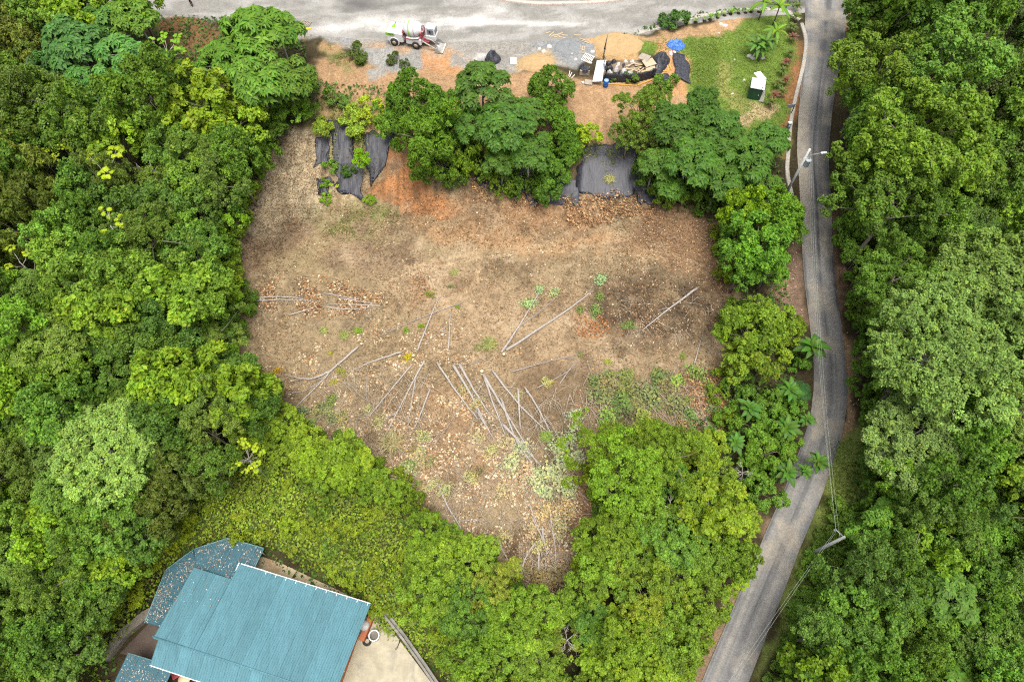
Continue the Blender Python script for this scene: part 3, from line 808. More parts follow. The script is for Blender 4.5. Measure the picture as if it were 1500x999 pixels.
for px, py, R in [(165, 92, 20), (82, 202, 20), (140, 236, 30), (115, 228, 20), (152, 322, 28), (22, 378, 20), (180, 160, 12), (60, 230, 22), (358, 668, 26)]:
    tree('disc', px, py, R, YEL, 'thin tree with bright yellow leaf rosettes poking out of the forest', GL, 'rosette_tree', hs=1.5)
for px, py, R in [(30, 255, 44), (50, 300, 40), (20, 60, 40), (25, 330, 40)]:
    tree('spray', px, py, R, S(124, 142, 62), 'olive green feathery tree in the forest behind the blue-roofed house', GL, 'feathery_tree', hs=1.7)
for px, py, R in [(255, 690, 46), (235, 745, 42), (275, 650, 36), (200, 720, 34)]:
    tree('spray', px, py, R, S(112, 128, 62), 'dark feathery tree between the pale flat-topped tree and the vine slope', GL, 'feathery_tree', hs=1.5)
for px, py, R in [(215, 235, 32), (70, 265, 22), (45, 505, 18), (130, 520, 20)]:
    tree('bare', px, py, R, (1, 1, 1), 'leafless grey tree among the yellow rosette trees', GL, 'dead_tree')
# across the lane
for kind, px, py, R, c in [('tall', 1335, 185, 88, S(130, 162, 62)), ('tall', 1400, 60, 78, S(124, 164, 70)), ('tall', 1300, 290, 70, S(118, 154, 60)), ('dense', 1232, 118, 44, S(136, 172, 56)), ('tall', 1300, 90, 62, S(122, 156, 60)), ('dense', 1245, 62, 30, S(130, 166, 54)), ('tall', 1290, 395, 58, S(112, 150, 60)), ('tall', 1410, 240, 62, S(126, 162, 64))]:
    tree(kind, px, py, R, c, SZ(R, 60, 75) + ' leafy mid-green tree leaning over the lane near ' + near(px, py), GR, 'broadleaf_tree')
for px, py, R in [(1462, 130, 52), (1480, 210, 46), (1488, 40, 50)]:
    tree('fine', px, py, R, S(116, 138, 84), 'dull grey-green tree standing behind the leaning trees of the upper lane', GR)
# embankment
for px, py, R, c in [(600, 142, 38, S(106, 148, 48)), (624, 205, 46, S(118, 160, 48)), (655, 165, 34, S(108, 150, 50)), (576, 178, 22, S(112, 152, 50)), (648, 238, 24, S(110, 148, 54))]:
    tree('spray', px, py, R, c, SZ(R, 30, 40) + ' dense green bushy tree beside the orange soil slip', GE, 'bushy_tree', hs=1.25)
for px, py, R in [(706, 118, 40), (738, 182, 42), (692, 178, 30), (775, 220, 32), (735, 230, 26), (768, 165, 30)]:
    tree('bigleaf', px, py, R, S(88, 126, 50), SZ(R, 37, 45) + ' large-leaved tree on the embankment below the black tarpaulin heap', GE, 'palmate_tree')
for px, py, R in [(803, 125, 31), (812, 178, 34), (832, 212, 26), (812, 252, 24)]:
    tree('spray', px, py, R, S(104, 144, 50), 'bushy tree between the large-leaved trees and the plastic enclosure', GE, 'bushy_tree')
tree('leafy', 858, 198, 17, S(160, 192, 54), 'small yellow-green tree beside the bare black plastic', GE)
for px, py, R in [(932, 160, 30), (922, 194, 24), (952, 148, 24), (948, 200, 22)]:
    tree('fine', px, py, R, S(128, 158, 64), 'fine-leaved tree just below the plastic enclosure', GE)
for px, py, R in [(985, 178, 34), (1012, 228, 40), (1050, 185, 35), (1092, 226, 39), (1125, 200, 30), (960, 235, 27), (1058, 256, 34), (1030, 148, 26), (1108, 268, 29), (985, 272, 22)]:
    tree('bigleaf', px, py, R, S(90, 128, 50), SZ(R, 35, 44) + ' large-leaved tree below the lawn with the shed', GE, 'palmate_tree')
tree('leafy', 1096, 306, 30, S(146, 188, 46), 'bright yellow-green tree between the large-leaved trees and the lane', GE, 'broadleaf_tree', hs=1.5)
for px, py, R, c in [(1112, 350, 46, S(114, 160, 54)), (1142, 312, 36, S(120, 164, 50)), (1092, 385, 36, S(116, 160, 56)), (1130, 390, 30, S(112, 156, 54)), (1080, 340, 28, S(104, 146, 54))]:
    tree('dense', px, py, R, c, 'dense green tree standing alone between the clearing and the lane', GE)
for px, py, R in [(425, 150, 28), (400, 182, 24), (442, 118, 22), (385, 160, 30), (445, 160, 18), (415, 125, 26)]:
    tree('dense', px, py, R, S(112, 148, 54), 'bushy tree filling the corner below the drooping trees', GL, 'bushy_tree', hs=.55)
# between clearing and lane
for px, py, R in [(1100, 485, 38), (1130, 470, 32), (1085, 530, 26), (1125, 525, 34), (1160, 482, 22), (1108, 455, 20)]:
    tree('leafy', px, py, R, S(136, 166, 54), 'yellow-green leafy tree uphill of the rosette shrubs', GB)
for px, py, R in [(920, 690, 56), (990, 660, 44), (880, 650, 40), (955, 640, 34)]:
    tree('fine', px, py, R, S(140, 174, 54), 'thin bright tree with grey branches showing, beside the wilted pile', GB)
for px, py, R in [(985, 742, 28), (832, 936, 24), (892, 720, 18), (1090, 690, 18)]:
    tree('bare', px, py, R, (1, 1, 1), 'leafless grey tree among the young trees', GB, 'dead_tree')
for px, py, R in [(833, 880, 8), (812, 955, 9), (845, 960, 8), (760, 958, 9)]:
    tree('disc', px, py, R + 4, YEL, 'tiny tree with yellow rosettes among the young trees', GB, 'rosette_tree', var=2)
tree('disc', 740, 965, 24, S(160, 196, 56), 'wide light green rosette tree among the young trees', GB, 'rosette_tree', var=0, hs=.8)

# ------------------------------------------------------------------ the rest of the canopy
def in_poly(px, py, poly):
    return float(poly_sd(np.array([px]), np.array([py]), poly)[0]) < 0
def fill(poly, spacing, Rr, choices, group, tries=4000, avoid=0.55, maxn=150):
    xs_ = [p[0] for p in poly]; ys_ = [p[1] for p in poly]; n = 0; mine = []
    for _ in range(tries):
        px = random.uniform(min(xs_), max(xs_)); py = random.uniform(min(ys_), max(ys_))
        if not in_poly(px, py, poly): continue
        R = random.uniform(*Rr)
        if any((px - a) ** 2 + (py - b) ** 2 < spacing ** 2 for a, b in mine): continue
        if any((px - a) ** 2 + (py - b) ** 2 < (avoid * (R + c) * .9) ** 2 for a, b, c in NTREE_FIXED): continue
        q = P(px, py, 6.0); bx_, by_ = to_px((q.x, q.y, G(q.x, q.y)))
        if group == GL and (in_poly(bx_ + 8, by_, CLEARING) or in_poly(bx_, by_ + 10, CLEARING)): continue
        mine.append((px, py)); n += 1
        w = [c[0] for c in choices]
        _, kind, col, label, name, hs = random.choices(choices, w)[0]
        lb = ('small ' if R < Rr[0] + .3 * (Rr[1] - Rr[0]) else 'broad ' if R > Rr[0] + .72 * (Rr[1] - Rr[0]) else 'mid-sized ') + label + ' near ' + near(px, py)
        tree(kind, px, py, R, col, lb, group, name, hs=hs * random.uniform(.7, 1.35), taken=False, cat='shrub' if 'shrub' in name else 'tree')
        if n >= maxn: break
    return n
NTREE_FIXED = list(NTREE)
LF = [(-70, -40), (190, -40), (215, 50), (250, 110), (330, 130), (440, 130), (436, 165), (385, 190), (350, 240), (322, 320), (305, 390), (330, 440), (312, 500), (350, 560), (370, 610), (320, 640), (290, 700), (215, 790), (165, 850), (118, 920), (90, 1030), (-70, 1050)]
fill(LF, 33, (32, 50), [
 (5, 'dense', MID, 'mid-green small-leaved tree', 'forest_tree', 1.2),
 (3, 'fine', S(124, 152, 70), 'fine-leaved grey-green tree', 'forest_tree', 1.1),
 (3, 'dense', S(104, 140, 60), 'dark green small-leaved tree', 'forest_tree', 1.0),
 (2, 'leafy', S(140, 176, 58), 'bright broad-leaved tree', 'forest_tree', 1.1),
 (.6, 'bigleaf', S(100, 138, 54), 'palmate-leaved tree', 'palmate_tree', 1.0),
], GL, maxn=170)
RF = [(1272, -40), (1580, -40), (1580, 1050), (1165, 1050), (1205, 930), (1250, 860), (1305, 760), (1310, 640), (1300, 560), (1290, 440), (1264, 330), (1250, 200), (1275, 20)]
fill(RF, 38, (34, 54), [
 (5, 'dense', S(112, 152, 60), 'mid-green tree across the lane', 'lane_forest_tree', 1.2),
 (3, 'fine', S(108, 142, 66), 'fine-leaved dark tree across the lane', 'lane_forest_tree', 1.1),
 (2, 'leafy', S(128, 164, 58), 'broad-leaved tree across the lane', 'lane_forest_tree', 1.1),
 (.7, 'bigleaf', S(98, 138, 52), 'palmate-leaved tree across the lane', 'palmate_tree', 1.0),
], GR, maxn=150)
BT = [(610, 765), (640, 790), (690, 806), (745, 850), (780, 885), (840, 862), (872, 815), (900, 740), (885, 690), (850, 660), (900, 625), (1000, 640), (1040, 660), (1078, 740), (1090, 800), (1040, 900), (985, 990), (970, 1040), (700, 1040), (680, 950), (640, 890), (600, 830)]
fill(BT, 34, (28, 42), [
 (5, 'dense', S(130, 164, 56), 'bright green young tree', 'young_tree', 0.9),
 (3, 'leafy', S(140, 170, 52), 'yellow-green young tree', 'young_tree', 0.85),
 (2, 'dense', S(112, 156, 62), 'darker green young tree', 'young_tree', 0.9),
 (1, 'fine', S(150, 168, 64), 'olive fine-leaved young tree', 'young_tree', 0.8),
], GB, maxn=130)
SLOPE_T = [(385, 560), (420, 610), (470, 650), (560, 690), (585, 720), (560, 730), (480, 700), (400, 660), (340, 640), (350, 580)]
fill(SLOPE_T, 26, (20, 32), [
 (3, 'leafy', S(142, 172, 52), 'low yellow-green tree', 'broadleaf_tree', 0.8),
 (2, 'dense', S(134, 168, 54), 'low bright green tree', 'broadleaf_tree', 0.8),
], 'low trees above the vine slope', maxn=50)
EDGE_L = [(385, 205), (352, 265), (330, 330), (318, 390), (350, 430), (330, 500), (320, 520), (372, 565), (350, 600), (295, 520), (290, 400), (315, 300), (350, 220)]
fill(EDGE_L, 24, (18, 28), [
 (3, 'small', S(140, 180, 54), 'leafy shrub at the clearing edge', 'leafy_shrub', 1.2),
 (2, 'small', S(116, 158, 58), 'darker shrub at the clearing edge', 'leafy_shrub', 1.2)], 'shrubs along the forest edge of the clearing', maxn=40)
EDGE_R = [(1228, 235), (1252, 330), (1266, 480), (1284, 600), (1292, 760), (1276, 760), (1272, 620), (1256, 500), (1238, 380)]
fill(EDGE_R, 22, (16, 26), [(1, 'small', S(112, 150, 58), 'dark shrub on the lane verge', 'leafy_shrub', 1.1)], 'shrubs along the verge of the lane', maxn=34)
VERGE = [(1205, 800), (1235, 745), (1295, 760), (1310, 860), (1240, 930), (1170, 1030), (1135, 1010), (1180, 880)]
fill(VERGE, 15, (16, 26), [(1, 'low', S(124, 162, 70), 'rounded leafy shrub', 'leafy_shrub', 0.9)], 'shrubs below the crossarm pole', maxn=90)
for px, py, R, c, lb in [(510, 182, 20, S(160, 184, 66), 'thin yellow-green shrub at the top of the black plastic'), (478, 185, 16, S(150, 174, 64), 'thin yellow-green shrub at the top of the black plastic'), (545, 165, 18, S(170, 190, 56), 'thin yellow-green shrub at the top of the black plastic'),
                         (490, 150, 16, S(110, 140, 66), 'dull green shrub on the orange bank'), (486, 242, 10, S(120, 160, 60), 'low shrub rooted in the black plastic'), (508, 250, 10, S(90, 130, 60), 'low shrub rooted in the black plastic'), (477, 268, 7, S(130, 176, 56), 'low shrub rooted in the black plastic'), (478, 292, 7, S(150, 186, 60), 'low shrub rooted in the black plastic'), (541, 292, 7, S(160, 196, 60), 'low shrub rooted in the black plastic'),
                         (520, 82, 14, S(110, 130, 62), 'low weedy shrub on the gravel'), (572, 86, 9, S(104, 124, 66), 'low weedy shrub on the gravel'), (592, 94, 6, S(104, 124, 66), 'low weedy shrub on the gravel'),
                         (925, 112, 10, S(108, 140, 60), 'low shrub against the black plastic wall'), (972, 122, 16, S(120, 156, 66), 'grassy shrub at the corner of the plastic enclosure'), (896, 116, 5, S(120, 156, 60), 'low shrub against the black plastic wall'),
                         (985, 26, 17, S(100, 140, 72), 'round green shrub on the kerb by the road')]:
    tree('low', px, py, R * 1.1, c, lb, 'low shrubs by ' + lb.split(' ')[-1], 'leafy_shrub', 'shrub', hs=.9)
VSL = [(300, 735), (400, 680), (520, 730), (590, 800), (680, 900), (700, 1000), (640, 960), (545, 880), (400, 790), (300, 770)]
fill(VSL, 27, (9, 18), [(2, 'low', S(146, 168, 50), 'yellow-green shrub on the vine slope', 'leafy_shrub', .9), (1, 'low', S(118, 146, 54), 'green shrub on the vine slope', 'leafy_shrub', .9)], 'shrubs on the vine slope', maxn=34)
VSH = [(200, 820), (270, 765), (278, 780), (220, 830), (180, 890), (150, 930), (135, 920)]
fill(VSH, 18, (12, 20), [(1, 'low', S(152, 172, 46), 'yellow-green shrub pressing against the porch roof', 'leafy_shrub', 1.0)], 'shrubs pressing against the porch roof', maxn=20)
for px, py in [(690, 228), (712, 240), (735, 262), (760, 268), (785, 272), (808, 282), (690, 205), (670, 255), (800, 245), (945, 268), (968, 295), (1000, 285), (1030, 290), (1060, 296), (1085, 300), (1010, 262), (955, 225)]:
    tree('low', px, py, random.uniform(15, 24), random.choice([S(110, 144, 52), S(122, 154, 54), S(96, 128, 50)]), 'low leafy shrub under the embankment trees near ' + ('the lawn side' if px > 900 else 'the tarpaulin side'), 'low shrubs under the embankment trees', 'bank_shrub', 'shrub', hs=random.uniform(1.2, 2.2), taken=False)
FOOT = [(396, 208), (384, 230), (374, 252), (364, 278), (356, 300), (350, 322), (344, 345), (338, 368), (338, 392), (350, 415), (360, 438), (352, 462), (346, 486), (344, 508), (352, 530), (366, 552), (384, 574), (398, 592), (412, 612), (436, 628), (462, 642), (492, 654), (520, 668), (552, 684), (580, 704), (596, 738), (628, 766), (660, 780), (694, 796), (722, 818), (750, 850), (772, 878), (800, 886), (846, 856), (868, 826), (882, 790), (892, 750), (880, 712), (862, 690), (1050, 640), (1066, 610), (1062, 580), (1072, 550), (1080, 520), (1078, 490), (1088, 460), (1072, 400), (1060, 370), (1062, 340)]
for px, py in FOOT:
    tree('low', px - 6 + random.uniform(-6, 6), py + random.uniform(-6, 6), random.uniform(13, 22), random.choice([S(128, 160, 54), S(108, 142, 52), S(144, 168, 54)]), 'low shrub edging the cleared ground near ' + near(px, py), 'low shrubs edging the cleared ground', 'edging_shrub', 'shrub', hs=random.uniform(.9, 1.8), taken=False)
# the lone sapling on the plastic
tree('leafy', 528, 231, 11, S(150, 200, 40), 'slender round-topped sapling standing before the black plastic', None, 'sapling', hs=1.5)
tree('disc', 488, 276, 8, YEL, 'little yellow rosette plant on the black plastic', None, 'rosette_tree', var=2, hs=.3)

# ------------------------------------------------------------------ plants with large separate leaves
def leaf_blade(name, L, Wd, droop, seg=6, fold=0.22, wave=0.0):
    r = np.random.default_rng(int(L * 100)); vs = []; fs = []; cs = []
    for i in range(seg + 1):
        f = i / seg; w = Wd * (math.sin(math.pi * min(1, (f * 0.86 + 0.10))) ** 0.7) * .5
        x = L * f; z = 0.35 * L * f - droop * L * f * f
        for s in (-1, -.5, 0, .5, 1):
            vs.append((x, s * w, z + abs(s) * w * fold + (wave * math.sin(i * 2.4) * abs(s)))); cs.append((1.35, 1.25, .9) if s == 0 else (1, 1, 1))
    for i in range(seg):
        for k in range(4): fs.append((i * 5 + k, i * 5 + k + 1, i * 5 + k + 6, i * 5 + k + 5))
    return np_mesh(name, np.array(vs), np.array(fs), LEAF, np.array(cs), True)
BLADE = [leaf_blade('leaf', 1.25, .52, .5), leaf_blade('leaf', 1.05, .46, .62), leaf_blade('leaf', .85, .42, .4)]
BANANA = [leaf_blade('leaf', 2.1, .55, .75, 9, .15, .02), leaf_blade('leaf', 1.7, .5, .6, 8, .15, .02)]
FROND = [leaf_blade('leaf', 1.9, .22, .7, 7, .3), leaf_blade('leaf', 1.5, .2, .55, 7, .3)]
def rosette(name, px, py, h, n, blades, color, label, cat, group, scale=1.0, elev=(.05, .9), stem_r=.06, tips=None):
    p = P(px, py, h); g = G(p.x, p.y)
    t = empty(name, (p.x, p.y, g)); tag(t, label, cat, group)
    mb = MB(); mb.tube([(0, 0, -.3), (.06, .03, h * .5), (0, 0, h)], [stem_r, stem_r * .8, stem_r * .7], 6)
    mb.build('stem', BARK, t)
    a0 = random.random() * 6
    for k in range(n):
        f = (k + .5) / n; a = a0 + k * 2.39996
        e = elev[0] + (elev[1] - elev[0]) * f ** 1.6
        c = [color[i] * random.uniform(.85, 1.15) * (1 + .5 * f * (1.25, 1.0, .5)[i]) for i in range(3)]
        obj('leaf', random.choice(blades), t, (0.05 * math.cos(a), .05 * math.sin(a), h + .05 * f), (random.uniform(-.25, .25), -e, a), scale * random.uniform(.85, 1.1) * (1 - .25 * f), c)
    return t
for px, py, h, s in [(1190, 508, 3.4, 1.2), (1158, 571, 3.2, 1.05), (1098, 598, 2.8, 1.15), (1152, 627, 3.4, 1.25), (1077, 648, 2.6, 1.05), (1154, 692, 3.0, 1.15), (1199, 676, 2.6, .95), (1183, 614, 2.4, .8), (1180, 690, 2.4, .7)]:
    rosette('rosette_shrub', px, py, h, 17, BLADE, S(76, 116, 46), 'rosette of large oblong glossy leaves beside the lane', 'shrub', 'rosette shrubs beside the lane', s * random.uniform(.95, 1.2), (-.1, 1.0))
tree('bigleaf', 1195, 572, 17, S(72, 116, 64), 'dark round shrub overhanging the lane between the rosette shrubs', None, 'dark_shrub', 'shrub', hs=.5)
for px, py, R in [(1110, 625, 24), (1125, 660, 26), (1170, 600, 20), (1100, 690, 24), (1075, 615, 18), (1130, 585, 22), (1120, 720, 24), (1150, 655, 16), (1172, 645, 18), (1135, 610, 20), (1090, 570, 20), (1175, 530, 16), (1130, 690, 18)]:
    tree('small', px, py, R, S(112, 154, 56), 'leafy shrub under the rosette shrubs', 'shrubs under the rosette shrubs', 'leafy_shrub', 'shrub')
for px, py, h, s, n in [(1108, 66, 1.6, .95, 10), (1122, 62, 1.9, .9, 9), (1116, 76, 1.3, .85, 9)]:
    rosette('banana_plant', px, py, h, n, BANANA, S(84, 126, 54), 'banana plant in the dark clump on the lawn', 'banana plant', 'banana clump on the lawn', s, (.1, 1.0), .12)
for px, py, h, s, n in [(1142, 10, 2.6, 1.0, 9), (1120, 4, 2.4, .9, 8), (1137, 46, 1.8, .8, 8)]:
    rosette('banana_plant', px, py, h, n, BANANA, S(110, 148, 50), 'light green banana plant near the bend of the kerb', 'banana plant', 'banana plants near the bend of the kerb', s, (.1, 1.0), .1)
for px, py, h in [(192, 772, 5.0), (176, 762, 5.4)]:
    rosette('young_palm', px, py, h, 16, FROND, S(92, 120, 66), 'dark palm between the feathery trees and the vine slope', 'palm', 'palms above the vine slope', 1.3, (-.1, .9), .09)
# row of young plants along the kerb
MULCH = plain('dark_mulch', S(64, 54, 46), .95, .1, .4, 8.0)
PLANTB = [leaf_blade('leaf', .5, .16, .5, 4)]
for k, (px, py) in enumerate([(988, 37), (1006, 34), (1020, 33), (1033, 31), (1041, 29), (1052, 26), (1062, 23), (1071, 21), (1083, 20), (1093, 19), (1101, 18), (1113, 18)]):
    t = rosette('young_plant', px, py - 3, .35, 7 if k % 3 else 4, PLANTB, S(110, 156, 60), 'young plant in its dark planting hole along the kerb', 'plant', 'row of young plants along the kerb', 1.0 + .4 * (k % 3 == 1), (.3, 1.2), .02)
    MB().lathe([(.30, -.06), (.24, .06), (.02, .09)], 10).build('planting_hole', MULCH, t)
# red-leaved cordylines inside the kerb
for px, py, c in [(1166, 25, 0), (1162, 55, 1), (1158, 78, 0), (1153, 92, 1), (1147, 104, 0), (1152, 118, 1), (1140, 122, 0), (1135, 140, 1), (1130, 150, 0), (1146, 135, 0), (1160, 40, 0), (1168, 10, 0)]:
    rosette('cordyline', px, py, .8, 15, PLANTB, S(96, 112, 60) if c == 0 else S(120, 84, 76), ('dull green' if c == 0 else 'reddish brown') + ' cordyline shrub inside the lane kerb', 'shrub', 'cordylines inside the lane kerb', 1.5, (.1, 1.2), .03)
# ------------------------------------------------------------------ ground cover, litter, grass (nobody could count these)
def scatter(poly_w, dens, r, gate=None, excl=()):
    x0 = min(p[0] for p in poly_w); x1 = max(p[0] for p in poly_w); y0 = min(p[1] for p in poly_w); y1 = max(p[1] for p in poly_w)
    n = int((x1 - x0) * (y1 - y0) * dens)
    x = r.uniform(x0, x1, n); y = r.uniform(y0, y1, n)
    xx = x + (fbm(x, y, 2.5, 1, 3) - .5) * 2.4; yy = y + (fbm(x, y, 2.5, 4, 3) - .5) * 2.4
    k = r.random(n) < sstep(.4, -1.1, poly_sd(xx, yy, poly_w))
    for e in excl: k &= poly_sd(x, y, e) > 0
    if gate is not None: k &= r.random(n) < gate(x, y)
    return x[k], y[k]
def pal(r, n, cols, var=.18):
    c = np.array(cols)[r.integers(0, len(cols), n)]
    return c * np.clip(1 + r.normal(size=(n, 1)) * var, .4, 1.7)
def soil_at(x, y):
    """dry grass has bleached or browned with the soil it lies on"""
    i = np.clip(np.searchsorted(ys, y), 0, ny - 1); j = np.clip(np.searchsorted(xs, x), 0, nx - 1)
    return gc[i * nx + j]
def lane_dist(x, y):
    d = np.full(x.shape, 1e9)
    for i in range(0, len(ll) - 1, 3):
        d = np.minimum(d, np.hypot(x - ll[i][0], y - ll[i][1]))
    return d
CL_W = W(CLEARING); YARD_W = W(YARD); LAWN_W = W([(925, 56), (1000, 30), (1172, 12), (1172, 60), (1160, 150), (1150, 215), (1010, 190), (900, 160), (450, 120), (450, 60)])
r = np.random.default_rng(21)
# undergrowth beneath the forest
fw = [(-74, -14), (74, -14), (74, 100), (-74, 100)]
x, y = scatter(fw, 9.0, r, excl=(CL_W, YARD_W, LAWN_W, HOUSE_PAD))
k = lane_dist(x, y) > 3.4
emb = W([(440, 150), (1000, 150), (1000, 300), (440, 300)]); k &= poly_sd(x, y, emb) > 0
x, y = x[k], y[k]; n = len(x)
hgt = (fbm(x, y, 2.0, 2, 3) - .25) * 1.1 * r.random(n) + .08
p = np.stack([x, y, zg(x, y) + np.maximum(hgt, .05)], 1)
L = r.uniform(.25, .6, n)
v, q = leaf_quads(p, unit(np.array([0, 0, 1.0]) + r.normal(size=(n, 3)) * .5), L, L * .5, r)
tag(obj('undergrowth', np_mesh('undergrowth', v, q, LEAF, np.repeat(pal(r, n, [S(86, 124, 50), S(104, 140, 56), S(74, 104, 46)]), 4, 0))), 'low dark green undergrowth beneath the forest trees', 'undergrowth', kind='stuff')
# vines on the slope above the house
SL = [(270, 730), (330, 650), (420, 640), (500, 690), (590, 745), (620, 830), (700, 890), (720, 1030), (668, 1010), (545, 898), (530, 880), (388, 806), (330, 786), (285, 800), (240, 832), (205, 915), (165, 960), (150, 1030), (110, 1030), (190, 830)]
x, y = scatter(W(SL), 62.0, r)
b = fbm(x, y, 1.8, 2, 3); b2 = vnoise(x, y, .8, 5); n = len(x)
hgt = (.12 + 1.7 * np.clip(b - .32, 0, 1) + .4 * b2) * (.65 + .35 * r.random(n))
p = np.stack([x, y, zg(x, y) + hgt], 1); L = r.uniform(.16, .36, n)
cc = pal(r, n, [S(150, 178, 46), S(138, 166, 48), S(164, 186, 50), S(118, 146, 48), S(142, 150, 70)]) * (.55 + .9 * fbm(x, y, 3.0, 6, 4))[:, None]
v, q = leaf_quads(p, unit(np.array([0, 0, .9]) + r.normal(size=(n, 3)) * .55), L, L * .6, r)
tag(obj('slope_vines', np_mesh('slope_vines', v, q, LEAF, np.repeat(cc, 4, 0))), 'yellow-green vines covering the slope above the blue-roofed house', 'vines', kind='stuff')
# grassy verge, lawn, weeds
def blades(name, poly_list, cols, L0, W0, label, cat, lean=.7, extra=None):
    P_, N_, Ls, Cs, T_ = [], [], [], [], []
    for poly, dens, gate in poly_list:
        x, y = scatter(W(poly), dens, r, gate); n = len(x)
        Lb = r.uniform(*L0, n)
        t = unit(np.concatenate([r.normal(size=(n, 2)) * lean, np.ones((n, 1))], 1))
        P_.append(np.stack([x, y, zg(x, y)], 1) + t * (Lb * .5)[:, None]); T_.append(t)
        N_.append(unit(np.concatenate([r.normal(size=(n, 2)), np.full((n, 1), 1.3)], 1))); Ls.append(Lb); Cs.append(soil_at(x, y) * np.clip(1.12 + r.normal(size=(n, 1)) * .34, .45, 2.0) if name == 'dry_grass' else pal(r, n, cols) * (.75 + .5 * fbm(x, y, 2.0, 3, 3))[:, None])
    p = np.concatenate(P_); nn = np.concatenate(N_); Lb = np.concatenate(Ls); tt = np.concatenate(T_)
    v, q = leaf_quads(p, nn, Lb, np.full(len(p), W0), r, .05, tt)
    return tag(obj(name, np_mesh(name, v, q, LEAF, np.repeat(np.concatenate(Cs), 4, 0))), label, cat, kind='stuff')
GRASSC = [S(120, 150, 56), S(134, 158, 62), S(106, 138, 52), S(150, 160, 76)]
blades('lawn_grass', [([(928, 62), (985, 54), (1060, 44), (1165, 24), (1172, 60), (1160, 150), (1145, 215), (1010, 200), (1008, 120), (1000, 90), (940, 74)], 46, None), ([(1005, 60), (1055, 60), (1060, 130), (1040, 160), (1012, 130)], 60, None)], GRASSC, (.12, .34), .05, 'short green lawn round the white-roofed shed', 'grass')
blades('verge_grass', [([(1216, 655), (1268, 635), (1275, 760), (1225, 830), (1160, 950), (1128, 1010), (1112, 1010), (1190, 800)], 60, None)], GRASSC, (.12, .4), .06, 'green grass verge beside the lower lane', 'grass')
blades('bank_weeds', [([(455, 140), (545, 150), (560, 200), (540, 225), (500, 190), (462, 205)], 46, lambda x, y: sstep(.4, .6, fbm(x, y, 1.5, 2, 3))), ([(470, 66), (540, 70), (545, 95), (485, 102)], 30, lambda x, y: sstep(.45, .6, fbm(x, y, 1.5, 2, 3))), ([(440, 305), (570, 300), (600, 330), (560, 352), (470, 350)], 34, lambda x, y: sstep(.45, .6, fbm(x, y, 1.5, 6, 3))), ([(880, 215), (900, 215), (897, 278), (886, 278)], 80, None), ([(845, 200), (940, 200), (936, 236), (850, 236)], 60, lambda x, y: sstep(.42, .58, fbm(x, y, 1.2, 3, 3))), ([(512, 190), (540, 190), (542, 262), (530, 262)], 70, None), ([(478, 195), (494, 190), (496, 262), (484, 262)], 50, None), ([(700, 262), (850, 280), (850, 305), (700, 285)], 26, lambda x, y: sstep(.45, .6, fbm(x, y, 1.2, 6, 3)))], [S(140, 150, 74), S(156, 156, 90), S(120, 138, 66)], (.2, .6), .07, 'ragged weeds on the embankment and at its foot', 'weeds')
straw = [S(206, 186, 150), S(190, 166, 130), S(176, 150, 114), S(150, 124, 94)]
BANK = [(330, 400), (345, 330), (370, 260), (410, 195), (470, 185), (475, 290), (440, 340), (360, 390)]
blades('dry_grass', [(CLEARING, 26, lambda x, y: .25 + .75 * sstep(.4, .62, fbm(x, y, 3.0, 1, 3))), (BANK, 60, None)], straw + [S(120, 98, 72), S(214, 196, 164)], (.2, .7), .06, 'flattened straw-coloured dry grass over the clearing', 'dry grass', lean=3.0)
# fallen leaves
def litter(name, spec, label, mat=DRYLEAF):
    P_, Ls, Cs = [], [], []
    for poly, dens, size, cols, lift, gate in spec:
        x, y = scatter(W(poly), dens, r, gate); n = len(x)
        P_.append(np.stack([x, y, zg(x, y) + .02 + r.random(n) * lift], 1)); Ls.append(r.uniform(*size, n)); Cs.append(pal(r, n, cols))
    p = np.concatenate(P_); L = np.concatenate(Ls); n = len(p)
    v, q = leaf_quads(p, unit(np.array([0, 0, 1.0]) + r.normal(size=(n, 3)) * .4), L, L * r.uniform(.45, .75, n), r, .3)
    return tag(obj(name, np_mesh(name, v, q, mat, np.repeat(np.concatenate(Cs), 4, 0))), label, 'dead leaves', kind='stuff')
CREAM = [S(232, 212, 176), S(222, 196, 150), S(206, 180, 140), S(236, 222, 196)]
BROWN = [S(200, 154, 108), S(180, 134, 92), S(154, 114, 80), S(212, 174, 128), S(122, 92, 68)]
RUST = [S(188, 126, 78), S(170, 108, 66), S(198, 146, 96), S(146, 96, 64)]
patch = lambda sc, seed, a, b: (lambda x, y: sstep(a, b, fbm(x, y, sc, seed, 3)))
litter('pale_fallen_leaves', [
 ([(370, 480), (560, 440), (700, 500), (720, 620), (700, 740), (600, 720), (470, 620), (380, 560)], 24, (.08, .34), CREAM + BROWN[:2], .06, patch(1.3, 3, .48, .64)),
 ([(560, 560), (700, 570), (780, 640), (860, 740), (830, 850), (740, 830), (640, 740), (570, 690)], 42, (.08, .36), CREAM + BROWN[:2], .08, patch(1.2, 5, .48, .62)),
 ([(860, 380), (1080, 360), (1085, 520), (900, 520)], 4, (.1, .26), CREAM + BROWN, .05, patch(2.4, 2, .42, .6)),
 ([(690, 300), (1050, 340), (1060, 420), (700, 400)], 2.2, (.1, .24), CREAM, .04, patch(2.0, 6, .5, .64)),
 ([(560, 320), (680, 315), (690, 340), (560, 345)], 3.0, (.12, .26), CREAM, .04, patch(1.0, 6, .5, .62)),
 (CLEARING, 5.0, (.06, .24), CREAM + BROWN[:4], .04, patch(3.2, 5, .42, .66)),
 ([(1230, 480), (1246, 480), (1262, 600), (1240, 640)], 10, (.1, .22), CREAM + BROWN, .05, None),
 ([(1120, 430), (1165, 350), (1180, 440), (1190, 470), (1130, 450)], 10, (.1, .24), CREAM + BROWN, .05, None),
], 'pale curled dead leaves strewn over the clearing')
